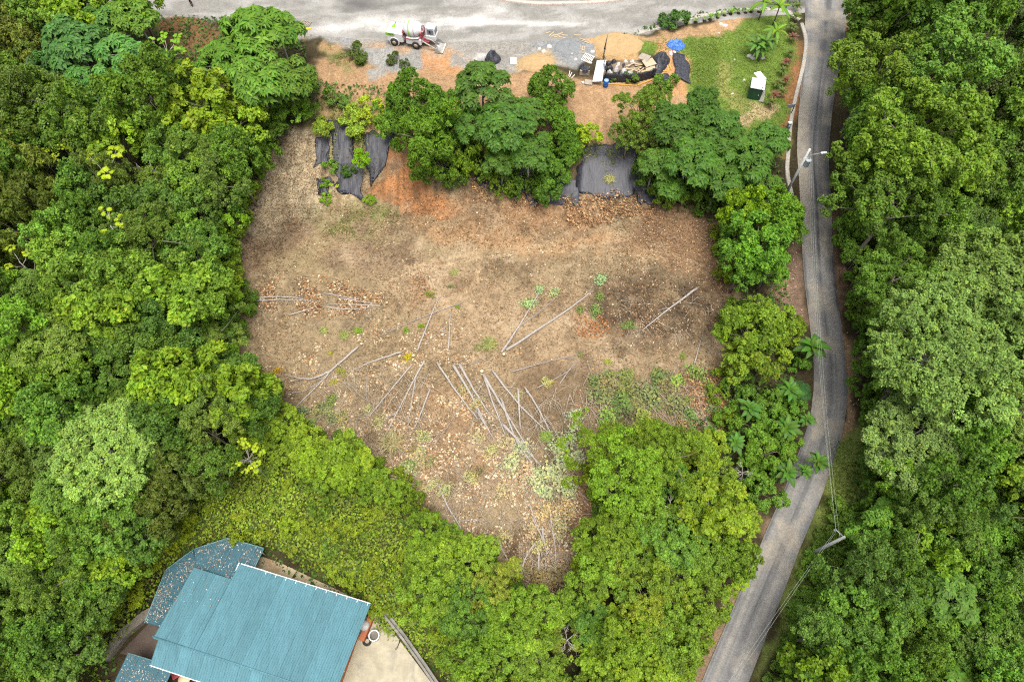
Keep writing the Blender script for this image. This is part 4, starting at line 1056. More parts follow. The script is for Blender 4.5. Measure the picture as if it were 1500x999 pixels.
litter('brown_fallen_leaves', [
 (CLEARING, 15, (.07, .22), BROWN + [S(110, 88, 66)], .05, patch(2.6, 1, .36, .62)),
 ([(380, 410), (470, 405), (560, 425), (580, 450), (520, 465), (430, 470), (370, 445)], 60, (.14, .36), BROWN + CREAM[:1], .16, patch(1.6, 2, .38, .56)),
 ([(680, 260), (760, 262), (850, 285), (960, 290), (960, 330), (850, 330), (700, 300)], 60, (.1, .3), BROWN, .25, patch(1.4, 4, .36, .54)),
 ([(820, 285), (925, 280), (920, 330), (850, 335)], 22, (.16, .4), BROWN, .4, None),
 ([(840, 460), (900, 465), (900, 495), (850, 495)], 40, (.12, .3), RUST, .1, None),
 ([(600, 405), (635, 405), (635, 450), (605, 450)], 26, (.12, .28), RUST, .1, None),
 ([(960, 290), (1060, 330), (1080, 420), (1050, 430), (970, 390), (930, 330)], 18, (.08, .24), BROWN + CREAM[2:3], .06, None),
 ([(1000, 540), (1070, 540), (1070, 640), (1010, 630)], 44, (.14, .34), BROWN, .2, None),
 ([(880, 415), (1040, 420), (1060, 500), (930, 510)], 6, (.08, .24), BROWN + [S(80, 64, 52)] * 9, .06, None),
 ([(740, 790), (860, 780), (870, 860), (790, 895)], 16, (.12, .3), BROWN + [S(110, 90, 66)] * 3, .15, None),
], 'brown and rust dead leaves lying in drifts over the clearing')
# loose twigs
mb = MB()
def twigs(poly, n, L0, rad):
    w = W(poly); x, y = scatter(w, n / 25.0, r)
    for a, b in list(zip(x, y))[:n]:
        L = random.uniform(*L0); t = random.choice([random.gauss(-1.0, .5), random.gauss(-2.0, .5), random.uniform(0, 6.28)])
        m = (a + math.cos(t) * L / 2 + random.gauss(0, .06 * L), b + math.sin(t) * L / 2 + random.gauss(0, .06 * L))
        e = (a + math.cos(t) * L, b + math.sin(t) * L); rr = random.uniform(*rad)
        mb.tube([(a, b, G(a, b) + rr + .03), (*m, G(*m) + rr + random.uniform(.05, .3)), (*e, G(*e) + rr + .04)], [rr, rr * .8, rr * .5], 3, False)
twigs([(440, 520), (620, 540), (640, 660), (560, 690), (470, 620)], 260, (.8, 3.8), (.02, .042))
twigs([(690, 560), (860, 560), (850, 700), (820, 860), (760, 850), (700, 700)], 330, (.8, 4.0), (.02, .045))
twigs([(380, 420), (560, 430), (560, 480), (380, 480)], 60, (.8, 3.0), (.018, .034))
twigs([(840, 540), (1050, 560), (1050, 640), (860, 620)], 260, (.8, 3.0), (.018, .036))
twigs([(740, 790), (860, 790), (840, 880), (760, 880)], 200, (.8, 2.6), (.018, .036))
twigs([(900, 430), (1040, 430), (1030, 500), (920, 500)], 60, (.6, 2.0), (.018, .034))
twigs([(560, 660), (700, 680), (740, 800), (640, 750)], 150, (.8, 2.4), (.018, .036))
tag(mb.build('twigs', plain('twig_wood', S(200, 184, 160), .9, .1, .35, 6.0)), 'thin dry twigs tangled over the felled ground', 'twigs', kind='stuff')

# ------------------------------------------------------------------ felled stems, each one lying where it fell
LOGM = [plain('silver_bark', S(188, 180, 171), .8, .2, .3, 7.0, bmp=.3, dirt=S(150, 136, 120)), plain('grey_bark', S(176, 166, 156), .85, .15, .35, 7.0, bmp=.3, dirt=S(126, 112, 98))]
CUT = plain('cut_wood', S(228, 206, 166), .8, .2, .2, 8.0)
def log(px, r0, r1, label, group, m=0, cat='felled stem', lift=0.0, name='felled_stem'):
    pts = [P(a, b) for a, b in px]
    r0 *= 1.36; r1 *= 1.5; lift += .06
    ln = catmull([tuple(p) for p in pts], 4)
    o = pts[0].copy(); o.z = G(o.x, o.y)
    n = len(ln); P3 = []; RR = []
    for i, q in enumerate(ln):
        f = i / (n - 1); rr = r0 + (r1 - r0) * f
        P3.append(Vector((q[0] + random.gauss(0, .02), q[1] + random.gauss(0, .02), G(q[0], q[1]) + rr + .02 + lift)) - o); RR.append(rr)
    me = MB().tube(P3, RR, 7).mesh('stem', LOGM[m])
    t = obj(name, me, loc=o); tag(t, label, cat, group)
    if r0 > .07 and n > 5:                                     # forks left on the thin end
        for q in range(random.choice([2, 3, 4])):
            i = random.randint(int(n * .55), n - 2); a = P3[i]; dr_ = (P3[i + 1] - P3[i]).normalized()
            sd = Vector((-dr_.y, dr_.x, 0)) * random.choice([-1, 1]); L_ = random.uniform(.6, 1.9)
            e = a + dr_ * L_ * .8 + sd * L_ * random.uniform(.2, .6); e.z = G(o.x + e.x, o.y + e.y) - o.z + random.uniform(.04, .3)
            MB().tube([a, a.lerp(e, .5) + Vector((0, 0, random.uniform(.03, .15))), e], [RR[i] * .6, RR[i] * .45, .012], 5).build('branch', LOGM[1], t)
    d = (P3[0] - P3[1]).normalized()
    MB().tube([P3[0] - d * .01, P3[0] + d * .012], [r0 * .96, r0 * .96], 7).build('cut_end', CUT, t)
    return t
g1 = ('long silver stem in the sheaf felled towards the wilted pile', 'stems felled towards the wilted pile')
for px in [[(708, 550), (730, 587), (754, 626), (787, 679)], [(709, 553), (724, 596), (740, 638)], [(721, 544), (763, 596), (808, 638)], [(769, 569), (790, 602), (808, 638)], [(734, 584), (754, 641), (778, 677)], [(759, 572), (762, 629)], [(737, 623), (763, 651), (792, 682)], [(700, 605), (724, 644)], [(640, 532), (673, 580), (700, 614)], [(664, 536), (690, 580), (720, 638)], [(673, 535), (694, 572), (718, 608)]]:
    log(px, random.uniform(.085, .125), .035, *g1)
g2 = ('silver stem crossing the dry ground around the stump of the cut clump', 'stems on the dry ground around the cut clump')
for px in [[(525, 509), (484, 545), (477, 554), (430, 601)], [(484, 545), (454, 556), (424, 551)], [(588, 517), (550, 529), (514, 544)], [(612, 514), (633, 460), (643, 437)], [(604, 535), (570, 575), (541, 611)], [(622, 530), (607, 557), (559, 647)], [(609, 557), (598, 617)], [(630, 571), (607, 629)], [(657, 512), (660, 458)]]:
    log(px, random.uniform(.06, .10), .025, *g2)
g3 = ('thin grey branch lying among the silver stems', 'thin branches lying among the stems')
for px in [[(675, 445), (610, 469), (553, 494)], [(508, 560), (532, 583), (559, 596)], [(678, 590), (655, 626), (634, 656)], [(687, 535), (718, 526)], [(538, 551), (537, 584)], [(658, 476), (624, 503)], [(652, 476), (649, 509)], [(805, 611), (772, 632)], [(834, 578), (826, 611)], [(861, 533), (868, 554)], [(862, 587), (877, 599)], [(430, 601), (415, 610)], [(470, 560), (440, 575), (405, 572)], [(640, 640), (610, 668)], [(594, 720), (606, 742)], [(672, 762), (716, 763)]]:
    log(px, random.uniform(.03, .045), .018, *g3, m=1)
g4 = ('grey stem lying along the drift of brown leaves near the forest edge', 'stems along the drift of brown leaves')
for px in [[(364, 437), (400, 436), (433, 437), (463, 445)], [(370, 441), (410, 440), (450, 441)], [(475, 431), (529, 440)], [(556, 449), (520, 447), (478, 446)], [(481, 451), (508, 454), (545, 451)], [(424, 463), (460, 452)], [(500, 438), (552, 446)]]:
    log(px, random.uniform(.05, .075), .025, *g4)
log([(735, 517), (762, 476), (793, 424)], .10, .03, 'forked silver stem reaching from the cut stump to pale wilted leaves', 'two silver stems splayed from one stump')
log([(742, 514), (829, 457), (868, 427)], .11, .03, 'long bent silver stem reaching from the cut stump to the green sprig', 'two silver stems splayed from one stump')
log([(762, 478), (790, 458), (817, 434)], .05, .02, 'side branch of the forked silver stem', None, 1)
log([(1020, 423), (982, 452), (940, 485)], .10, .03, 'lone pale stem lying across the dark scorched patch', None)
log([(1012, 548), (1029, 491)], .06, .02, 'short stem beside the scorched patch', None)
g5 = ('grey branch radiating from the little leafy stump', 'branches radiating from the little leafy stump')
for px in [[(748, 546), (793, 533), (847, 520)], [(820, 562), (847, 524)], [(787, 568), (817, 554), (844, 536)]]: log(px, .055, .02, *g5, m=1)
g6 = ('stem lying at the narrow foot of the clearing', 'stems at the narrow foot of the clearing')
for px in [[(776, 740), (786, 768), (798, 800), (801, 813)], [(805, 750), (811, 787), (814, 820)], [(783, 797), (768, 820), (760, 859)], [(789, 805), (789, 836)], [(794, 771), (799, 802)], [(729, 794), (745, 823)], [(780, 760), (796, 790)], [(826, 862), (846, 850)]]: log(px, random.uniform(.05, .09), .03, *g6)
log([(643, 712), (656, 742), (675, 774)], .075, .03, 'single white stem lying near the thicket edge', None)
log([(994, 584), (1024, 611), (1060, 638)], .05, .025, 'pair of thin stems poking from the brown leaves by the rosette shrubs', 'thin stems by the rosette shrubs')
log([(993, 587), (1018, 611), (1040, 636)], .045, .02, 'pair of thin stems poking from the brown leaves by the rosette shrubs', 'thin stems by the rosette shrubs')
log([(931, 560), (916, 584)], .05, .03, 'short stem in the green brush heap', None)
def stump(px, py, rr, label):
    p = P(px, py); t = empty('stump', (p.x, p.y, G(p.x, p.y))); tag(t, label, 'stump')
    mb = MB()
    mb.lathe([(rr * 1.35, -.2), (rr * 1.1, .05), (rr, .25)], 9).build('bark', BARK, t)
    MB().lathe([(rr * .99, .245), (rr * .9, .255), (.001, .25)], 9).build('cut_face', CUT, t)
stump(738, 520, .16, 'cut stump where the two silver stems part')
stump(530, 505, .14, 'cut stump at the end of the stem nearest the brown leaf drift')
stump(606, 522, .14, 'cut stump beside the yellow sprig')
stump(706, 545, .18, 'cut stump at the head of the sheaf of stems')

# wilted branches with their leaves
def wilted(seed, R, n, L):
    r2 = np.random.default_rng(seed); a = r2.random(n) * 6.283; d = R * np.sqrt(r2.random(n))
    k = r2.integers(0, 9, n); ca = np.arange(9) * 2.4; 
    cx = np.cos(ca)[k] * R * .6 * ((k % 4) + 1) / 4 + r2.normal(size=n) * .22 * R; cy = np.sin(ca)[k] * R * .6 * ((k % 4) + 1) / 4 + r2.normal(size=n) * .22 * R
    z = .08 + .4 * r2.random(n) * np.exp(-(cx ** 2 + cy ** 2) / R ** 2)
    LL = L * r2.uniform(.6, 1.3, n)
    v, q = leaf_quads(np.stack([cx, cy, z], 1), unit(np.array([0, 0, 1.0]) + r2.normal(size=(n, 3)) * .55), LL, LL * .6, r2, .3)
    return np_mesh('leaves', v, q, DRYLEAF, np.repeat(leaf_tint(n, r2, .22, .12), 4, 0))
WILT = [wilted(700 + k, 1.25, 210, .30) for k in range(4)]
TWM = plain('wilted_twig', S(150, 136, 112), .9, .1, .3, 6.0)
def branch_stem(seed):
    r2 = random.Random(seed); mb = MB()
    for k in range(5):
        a = r2.uniform(0, 6.28); mb.tube([(0, 0, .05), (math.cos(a) * .5, math.sin(a) * .5, .18), (math.cos(a + .3) * 1.1, math.sin(a + .3) * 1.1, .1)], [.03, .02, .01], 4)
    return mb.mesh('twig', TWM)
WST = [branch_stem(k) for k in range(3)]
def wilt(px, py, Rpx, c, label, group, cat='branch'):
    p = P(px, py); s = Rpx * depth(p) / FPX / 1.25
    t = empty('wilted_branch', (p.x, p.y, G(p.x, p.y)), random.uniform(0, 6.28), s); tag(t, label, cat, group)
    obj('leaves', random.choice(WILT), t, color=[c[i] * random.uniform(.88, 1.12) for i in range(3)]); obj('twig', random.choice(WST), t)
SAGE, CREAMY, SPRIG, OLV = S(192, 200, 152), S(206, 190, 140), S(150, 182, 66), S(140, 146, 92)
for px, py, R in [(820, 660, 24), (808, 690, 26), (835, 640, 22), (785, 705, 22), (820, 705, 22), (845, 670, 18), (800, 720, 18), (750, 680, 22), (765, 655, 18), (835, 720, 16), (842, 610, 16)]:
    wilt(px, py, R, SAGE, 'wilted branch with pale sage leaves in the big felled pile', 'pale sage branches of the felled pile')
for px, py, R in [(770, 690, 22), (800, 750, 20), (820, 770, 20), (780, 775, 18), (745, 650, 18), (830, 745, 18), (740, 785, 14), (790, 800, 16), (700, 640, 14), (735, 720, 14)]:
    wilt(px, py, R, CREAMY, 'withered cream-leaved branch around the big felled pile', 'cream branches of the felled pile')
for px, py, R in [(610, 670, 18), (595, 690, 18), (620, 640, 14), (580, 700, 16), (680, 570, 12), (700, 590, 14), (760, 580, 10), (800, 560, 10), (540, 600, 10), (690, 700, 14), (650, 720, 14), (625, 715, 12), (720, 660, 14)]:
    wilt(px, py, R, S(186, 180, 128), 'small withered branch on the open felled ground', 'small withered branches on the felled ground')
for px, py, R in [(880, 410, 13), (775, 445, 14), (790, 425, 10), (812, 430, 12)]:
    wilt(px, py, R, S(178, 190, 136), 'grey-green withered tip of the splayed silver stems', 'withered tips of the splayed stems')
for px, py, R in [(872, 455, 13), (878, 435, 10), (920, 478, 12), (850, 455, 9)]:
    wilt(px, py, R, S(134, 152, 82), 'still green sprig by the rust-coloured leaves', 'green sprigs by the rust-coloured leaves')
for px, py, R in [(880, 580, 24), (910, 590, 26), (950, 580, 26), (985, 590, 22), (920, 560, 20), (965, 555, 20), (890, 610, 20), (1010, 610, 18), (1040, 570, 16), (870, 560, 14), (990, 560, 16), (940, 610, 22), (1045, 600, 14)]:
    wilt(px, py, R, random.choice([OLV, S(120, 140, 78), S(150, 172, 84)]), 'olive branch of the brush heap above the thin bright trees', 'olive branches of the brush heap')
for k in range(26):
    px, py = random.uniform(860, 1050), random.uniform(545, 630)
    wilt(px, py, random.uniform(10, 20), random.choice([S(150, 138, 96), S(126, 132, 78), S(112, 104, 76), S(140, 156, 84)]), 'brownish branch tangled in the brush heap', 'brownish branches of the brush heap')
for k in range(22):
    px = random.uniform(440, 700); py = 590 + (px - 440) * .5 + random.uniform(-30, 40)
    wilt(px, py, random.uniform(8, 15), random.choice([S(160, 160, 104), S(150, 140, 100), S(134, 150, 80), S(190, 180, 130)]), 'dull withered branch strewn above the low trees', 'dull branches strewn above the low trees')
for px, py, R in [(470, 600, 16), (440, 605, 16), (490, 615, 14), (400, 600, 16), (425, 620, 14), (455, 620, 14)]:
    wilt(px, py, R, S(146, 152, 100), 'drab withered branch at the edge of the low trees', 'drab branches at the edge of the low trees')
for px, py, R, c in [(598, 524, 10, S(200, 206, 50)), (407, 543, 9, S(206, 176, 50)), (500, 545, 11, S(170, 186, 70)), (490, 560, 9, S(190, 200, 60)), (525, 485, 9, S(150, 190, 56)), (595, 484, 7, S(140, 186, 50)), (617, 478, 7, S(140, 186, 50)), (630, 432, 11, S(150, 166, 80)), (850, 520, 6, S(150, 180, 60)), (890, 530, 8, S(190, 196, 60)), (805, 560, 8, S(200, 206, 70)), (484, 518, 6, S(190, 196, 60)), (1000, 522, 8, S(150, 180, 70)), (670, 450, 6, S(150, 180, 70)), (910, 550, 9, S(130, 170, 60)), (660, 420, 6, S(140, 160, 80))]:
    wilt(px, py, R * .9, (c[0] * .9, c[1] * .78, c[2]), 'fresh yellow-green sprout on the cleared ground', 'sprouts on the cleared ground', 'sprout')
for px, py, R in [(815, 845, 22), (790, 850, 20), (840, 835, 18), (830, 865, 18), (800, 870, 16), (770, 835, 14)]:
    wilt(px, py, R, S(150, 138, 96), 'dead brown branch heaped at the foot of the clearing', 'dead branches heaped at the foot of the clearing')
# grass tufts
def tuft_mesh(seed, n, L, sp):
    r2 = np.random.default_rng(seed); a = r2.random(n) * 6.283; f = r2.random(n) ** .6
    t = unit(np.stack([np.cos(a) * f * sp, np.sin(a) * f * sp, np.ones(n)], 1)); LL = L * r2.uniform(.5, 1.1, n)
    c = t * (LL * .5)[:, None] + r2.normal(size=(n, 3)) * np.array([.06, .06, 0]) * L
    v, q = leaf_quads(c, unit(np.stack([np.cos(a) * .4, np.sin(a) * .4, np.ones(n)], 1) + r2.normal(size=(n, 3)) * .5), LL, np.full(n, .035 * L), r2, .05, t)
    return np_mesh('blades', v, q, LEAF, np.repeat(leaf_tint(n, r2, .25, .2), 4, 0))
TUFT = tuft_mesh(1, 260, 1.0, 1.5)
for px, py, R, c, lb in [(716, 506, 17, S(142, 146, 92), 'tall grey-green grass tuft at the head of the stem sheaf'), (575, 650, 26, S(150, 140, 104), 'big straw-coloured grass tuft among twigs'), (545, 640, 14, S(120, 104, 84), 'dark dead grass tuft beside the straw-coloured one'), (892, 264, 12, S(160, 156, 104), 'pale grass tuft hanging over the bare black plastic'), (505, 492, 11, S(146, 152, 90), 'low grass tuft near the brown leaf drift'), (475, 485, 9, S(150, 156, 96), 'second low grass tuft near the brown leaf drift'), (700, 510, 9, S(136, 134, 90), 'small grass tuft leaning on the tall one'), (665, 400, 9, S(150, 150, 96), 'faded grass tuft on the open tan ground'), (800, 640, 14, S(130, 150, 76), 'green grass tuft under the silver stems')]:
    p = P(px, py); t = obj('grass_tuft', TUFT, loc=(p.x, p.y, G(p.x, p.y)), rot=(0, 0, random.random() * 6), scale=R * depth(p) / FPX / .85, color=[q * 1.7 for q in c]); tag(t, lb, 'grass tuft')
# ------------------------------------------------------------------ the blue-roofed house
ROOFB = plain('blue_roof_metal', S(94, 142, 153), .6, .25, .14, .7, dirt=S(84, 130, 140))
ROOFD = plain('weathered_teal_metal', S(68, 110, 122), .65, .3, .3, 1.2, dirt=S(56, 88, 96))
WALLC = plain('orange_wall_paint', S(190, 112, 70), .85, .2, .25, 1.5, dirt=S(150, 90, 60))
CREAMW = plain('cream_wall_paint', S(210, 196, 168), .85, .2, .25, 1.5)
WHITEM = plain('white_metal', S(240, 240, 238), .4, .4, .1, 2.0)
YARDC = plain('yard_concrete', S(196, 186, 160), .85, .2, .35, .9, bmp=.15, dirt=S(146, 142, 132))
GREYC = plain('grey_concrete', S(160, 156, 146), .9, .2, .35, 1.5, bmp=.3, dirt=S(104, 100, 88))
DARKF = plain('brown_floor', S(96, 82, 72), .8, .3, .35, .9)
STONE = plain('stone_wall', S(140, 132, 120), .9, .2, .4, 6.0, bmp=.5, dirt=S(92, 90, 70))
TERRA = plain('terracotta', S(196, 120, 84), .85, .2, .3, 2.0)
GUT = plain('black_metal', S(46, 46, 48), .6, .3, .2, 3.0)

Dp = Pz(225, 932, -4.9); Ep = Pz(491, 1019, -4.9)
HR = math.atan2(Ep.y - Dp.y, Ep.x - Dp.x); HZ = -9.2
house = empty('blue_roofed_house', (Dp.x, Dp.y, HZ), HR)
tag(house, 'house with a blue corrugated metal roof below the vine slope', 'house')
def clip(poly, c, axis, keep_more):
    out = []
    for i in range(len(poly)):
        a, b = poly[i], poly[(i + 1) % len(poly)]
        ia = (a[axis] >= c) == keep_more or a[axis] == c; ib = (b[axis] >= c) == keep_more or b[axis] == c
        if ia: out.append(a)
        if ia != ib:
            t = (c - a[axis]) / (b[axis] - a[axis]); out.append((a[0] + t * (b[0] - a[0]), a[1] + t * (b[1] - a[1])))
    return out
def roof_sheets(parent, poly, zf, mat, step=1.05, rib=.21, axis=0):
    lo = min(p[axis] for p in poly); hi = max(p[axis] for p in poly); u = lo; k = 0
    while u < hi - .02:
        u1 = min(u + step, hi); u1_ = u1; u1 = min(u1 + .03, hi); mb = MB()
        br = [u]; b = u
        while b < u1 - .12:
            br += [b + .03, b + .055, b + .08]; b += rib
        br = [x for x in br if x < u1 - .005] + [u1]
        def hh(x):
            q = (x - u) % rib
            w = 1.7 if x - u < .1 else 1.0
            return (.034 * w if .045 < q < .065 else .0 if not .025 < q < .085 else .012 * w) + .004 * (k % 2) + (.0 if x < u1 - .01 else .006)
        for i in range(len(br) - 1):
            pl = clip(clip(poly, br[i], axis, True), br[i + 1], axis, False)
            if len(pl) < 3: continue
            h0, h1 = hh(br[i] + 1e-6), hh(br[i + 1] - 1e-6 if br[i + 1] == u1 else br[i + 1] + 1e-6)
            vs = []
            for p_ in pl:
                t = (p_[axis] - br[i]) / (br[i + 1] - br[i]); vs.append((p_[0], p_[1], zf(*p_) + h0 + (h1 - h0) * t))
            mb.add(vs, [tuple(range(len(vs)))])
        if mb.v: mb.build('roof_sheet', mat, parent)
        u = u1_; k += 1
zm = lambda u, w: 4.3 - 1.4 * w / 7.25
zl = lambda u, w: 4.02 + .36 * w
mr = MB().tube([(-.1, .0, 4.32), (16.0, .0, 4.32)], .05, 6).build('roof', ROOFB, house)
roof_sheets(mr, [(0, -.12), (3.6, -.12), (3.6, 5.8), (0, 5.8)], zm, ROOFB)
roof_sheets(mr, [(3.6, -.12), (15.95, -.12), (15.95, 7.25), (3.6, 7.25)], zm, ROOFB)
roof_sheets(mr, [(.3, -2.05), (15.7, -2.05), (15.7, .2), (.3, .2)], zl, ROOFB)
MB().box((1.8, 5.83, 3.13), (3.6, .08, .06)).build('flashing', ROOFB, mr)
g = MB().box((5.0, 7.31, 2.84), (2.6, .1, .09), bev=.02).box((9.8 + .9, 7.30, 2.82), (10.4, .07, .05)).box((3.56, 7.0, 2.9), (.08, .7, .08)).build('gutter', WHITEM, house)
for k in range(11):
    MB().box((6.2 + k * .95, 7.2, 2.93), (.05, .28, .05)).build('bracket', WHITEM, g)
MB().box((8.0, -2.08, 3.24), (15.4, .07, .1)).build('fascia', WHITEM, house)
# porch roofs, lower and littered with leaves
zp1 = lambda u, w: 2.3 + (9.07 - w) * .13
zp2 = lambda u, w: 2.3 + (u + 2.67) * .13
pr = MB().tube([(-1.05, 7.3, 2.57), (.2, 5.6, 2.78)], .05, 6).build('porch_roof', ROOFD, house)
PF1 = [(4.84, 9.09), (1.35, 9.05), (-1.01, 7.33), (.1, 5.5), (4.84, 5.5)]
PF2 = [(-1.01, 7.33), (-2.67, 5.03), (-2.2, .67), (.3, .75), (.3, 5.3)]
roof_sheets(pr, PF1, zp1, ROOFD, rib=.16); roof_sheets(pr, PF2, zp2, ROOFD, rib=.16, axis=1)
zq = lambda u, w: 2.62 + .05 * w
PF3 = [(-2.3, -6.5), (1.95, -6.5), (1.95, -1.75), (-2.3, -1.85)]
roof_sheets(pr, PF3, zq, ROOFD, rib=.12)
EDGE = plain('teal_trim', S(120, 170, 170), .6, .3, .2, 2.0)
mb = MB()
for (a, b), zf in [(((4.84, 9.12), (1.35, 9.08)), zp1), (((1.35, 9.08), (-1.01, 7.36)), zp1), (((-1.04, 7.36), (-2.7, 5.05)), zp2), (((-2.7, 5.05), (-2.23, .64)), zp2), (((-2.3, -1.8), (2.0, -1.72)), zq), (((4.88, 9.1), (4.88, 6.9)), zp1)]:
    MB().tube([(a[0], a[1], zf(*a) + .02), (b[0], b[1], zf(*b) + .02)], .035, 5).build('edge_trim', EDGE, pr)
# walls
wl = MB().box((9.4, 3.3, 1.45), (11.6, 6.2, 2.9)).box((1.95, 2.7, 1.45), (3.3, 5.0, 2.9)).build('wall', CREAMW, house)
for u, w, d in [(15.24, 3.2, (.1, 6.3, 2.7)), (9.4, 6.46, (11.6, .1, 2.5))]:
    MB().box((u, w, d[2] / 2), d).build('wall', WALLC, house)
for k, w in enumerate((1.2, 4.4)):
    f = MB().box((15.32, w, 1.5), (.06, 1.2, 1.1)).build('window', WHITEM, house); MB().box((15.36, w, 1.5), (.03, 1.0, .9)).build('pane', plain('dark_glass', (.02, .025, .03), .1, .5, .1), f)
for u, w in [(-2.3, 4.8), (-1.9, 1.0), (-.9, 7.0), (1.4, 8.7), (4.5, 8.8), (-2.1, -2.1), (1.7, -2.1)]:
    MB().tube([(u, w, -.1), (u, w, 2.3)], .06, 6).build('post', WHITEM, house)
# leaves lying on the porch roofs
def on_roof(polys, dens):
    r2 = np.random.default_rng(77); Pp = []
    for poly, zf, dn in polys:
        x0, x1 = min(p[0] for p in poly), max(p[0] for p in poly); y0, y1 = min(p[1] for p in poly), max(p[1] for p in poly)
        n = int((x1 - x0) * (y1 - y0) * dn); x = r2.uniform(x0, x1, n); y = r2.uniform(y0, y1, n)
        k = (poly_sd(x, y, poly) < -.03) & (r2.random(n) < .15 + .85 * sstep(.4, .55, fbm(x, y, 1.3, 2, 3))); x, y = x[k], y[k]
        Pp.append(np.stack([x, y, np.array([zf(a, b) for a, b in zip(x, y)]) + .05], 1))
    p_ = np.concatenate(Pp); n = len(p_); L = r2.uniform(.06, .16, n)
    v, q = leaf_quads(p_, unit(np.array([0, 0, 1.0]) + r2.normal(size=(n, 3)) * .3), L, L * .6, r2)
    return np_mesh('leaf_litter', v, q, DRYLEAF, np.repeat(pal(r2, n, [S(196, 184, 166), S(176, 156, 132), S(150, 126, 104), S(214, 206, 192)]), 4, 0))
o = obj('roof_leaf_litter', on_roof([(PF1, zp1, 34), (PF2, zp2, 60), (PF3, zq, 30), ([(0, 3.0), (3.6, 3.0), (3.6, 5.8), (0, 5.8)], zm, 5)], 1), loc=(Dp.x, Dp.y, HZ + .01), rot=(0, 0, HR))
tag(o, 'small dead leaves scattered over the teal porch roofs', 'dead leaves', kind='stuff')
# yard, walls and things round the house
def flat(name, px, z, h, mat, label, kind='structure', cat='paving', group=None):
    pts = [Pz(a, b, z) for a, b in px]
    mb = MB().prism([(p.x, p.y) for p in pts], z - .5, z + h); o = mb.build(name, mat); tag(o, label, cat, group, kind); return o
def uw(u, w): 
    return Dp.x + math.cos(HR) * u - math.sin(HR) * w, Dp.y + math.sin(HR) * u + math.cos(HR) * w
def flat_uw(name, pts, h, mat, label):
    o = MB().prism([uw(*p) for p in pts], HZ - .5, HZ + h).build(name, mat); tag(o, label, 'paving', kind='structure'); return o
flat_uw('yard_slab', [(15.2, -14), (15.2, 6.2), (16.4, 6.9), (23.9, 2.1), (24.4, -14)], .10, YARDC, 'stained cream concrete yard beside the blue-roofed house')
flat_uw('path', [(3.9, 6.3), (15.2, 6.3), (15.2, 8.15), (3.9, 8.6)], .12, plain('path_concrete', S(206, 190, 156), .9, .15, .35, 1.0, dirt=S(150, 120, 90)), 'narrow concrete path behind the blue roof')
flat_uw('courtyard', [(-4.2, -2.2), (.6, -2.2), (.6, 1.6), (-2.6, 1.6)], .08, DARKF, 'dark brown courtyard floor between the two porch roofs')
def wall_line(name, pts, h, th, mat, label, cat='wall', bump_=0.0):
    mb = MB()
    for i in range(len(pts) - 1):
        a, b = Vector((*pts[i], 0)), Vector((*pts[i + 1], 0)); d = (b - a); m = (a + b) / 2
        mb.box((m.x, m.y, HZ + h / 2 - .2 + .008 * i), (d.length + th * .9 - .006 * i, th - .006 * i, h + .4), math.atan2(d.y, d.x), .02)
    o = mb.build(name, mat); tag(o, label, cat); return o
RW = [uw(16.5, 7.3), uw(19.3, 5.6), uw(21.8, 3.9), uw(24.2, 2.2), uw(26.5, .4)]
rw = wall_line('retaining_wall', RW, 1.0, .5, GREYC, 'mossy concrete retaining wall along the yard edge')
mb = MB()
for i in range(len(RW) - 1):
    for z in (1.25, 1.6):
        mb.tube([(*RW[i], HZ + z), (*RW[i + 1], HZ + z)], .014, 4)
mb.build('rail', GUT, rw)
for i in range(len(RW)): MB().tube([(*RW[i], HZ + .8), (*RW[i], HZ + 1.68)], .02, 5).build('post', GUT, rw)
wall_line('terracotta_planter', [uw(15.75, 4.6), uw(15.95, 7.6), uw(14.9, 7.95)], .8, .5, TERRA, 'terracotta planter wall at the corner of the blue roof')
wall_line('stone_wall', [uw(-2.4, 2.3), uw(-3.6, .9), uw(-4.6, -.8), uw(-5.0, -2.6)], .7, .8, STONE, 'curved rubble stone wall round the brown courtyard')
def at_yard(px, py): 
    p_ = Pz(px, py, HZ + .1); return p_
p_ = at_yard(549, 931)
t = empty('white_well_ring', p_); tag(t, 'white-rimmed round concrete ring standing on the cream yard', 'concrete ring')
MB().lathe([(.48, 0), (.48, .4), (.40, .4), (.40, .02), (.001, .02)], 22).build('ring', GREYC, t); MB().lathe([(.49, .40), (.49, .45), (.38, .45), (.38, .40)], 22).build('rim', WHITEM, t)
p_ = at_yard(536, 917)
t = empty('rubbish_bin', p_); tag(t, 'round grey bin with domed lid beside the white-rimmed ring', 'bin')
MB().lathe([(.34, 0), (.40, .75), (.42, .78)], 18).build('body', GREYC, t); MB().lathe([(.44, .78), (.43, .83), (.25, .93), (.001, .95)], 18).build('lid', plain('grey_plastic', S(190, 190, 186), .5, .4, .15), t)
p_ = at_yard(538, 939)
t = empty('old_tyre', p_); tag(t, 'black tyre lying flat on the cream yard', 'tyre')
MB().lathe([(.20, .03), (.24, 0), (.36, 0), (.40, .05), (.40, .15), (.36, .2), (.24, .2), (.20, .17), (.20, .03)], 20).build('tread', plain('rubber', S(52, 50, 48), .8, .3, .3), t)
p_ = at_yard(582, 948); t = empty('broom', p_, .9); tag(t, 'dark broom handle leaning off the retaining wall', 'broom')
MB().tube([(0, 0, .03), (.55, .1, .5)], .03, 5).build('handle', GUT, t); MB().box((-.1, 0, .06), (.3, .12, .12), bev=.02).build('brush', BARK, t)
p_ = Pz(257, 988, HZ + .5); t = empty('garden_chair', (p_.x, p_.y, HZ + .08), .6); tag(t, 'red cushioned chair showing below the eave of the blue roof', 'chair')
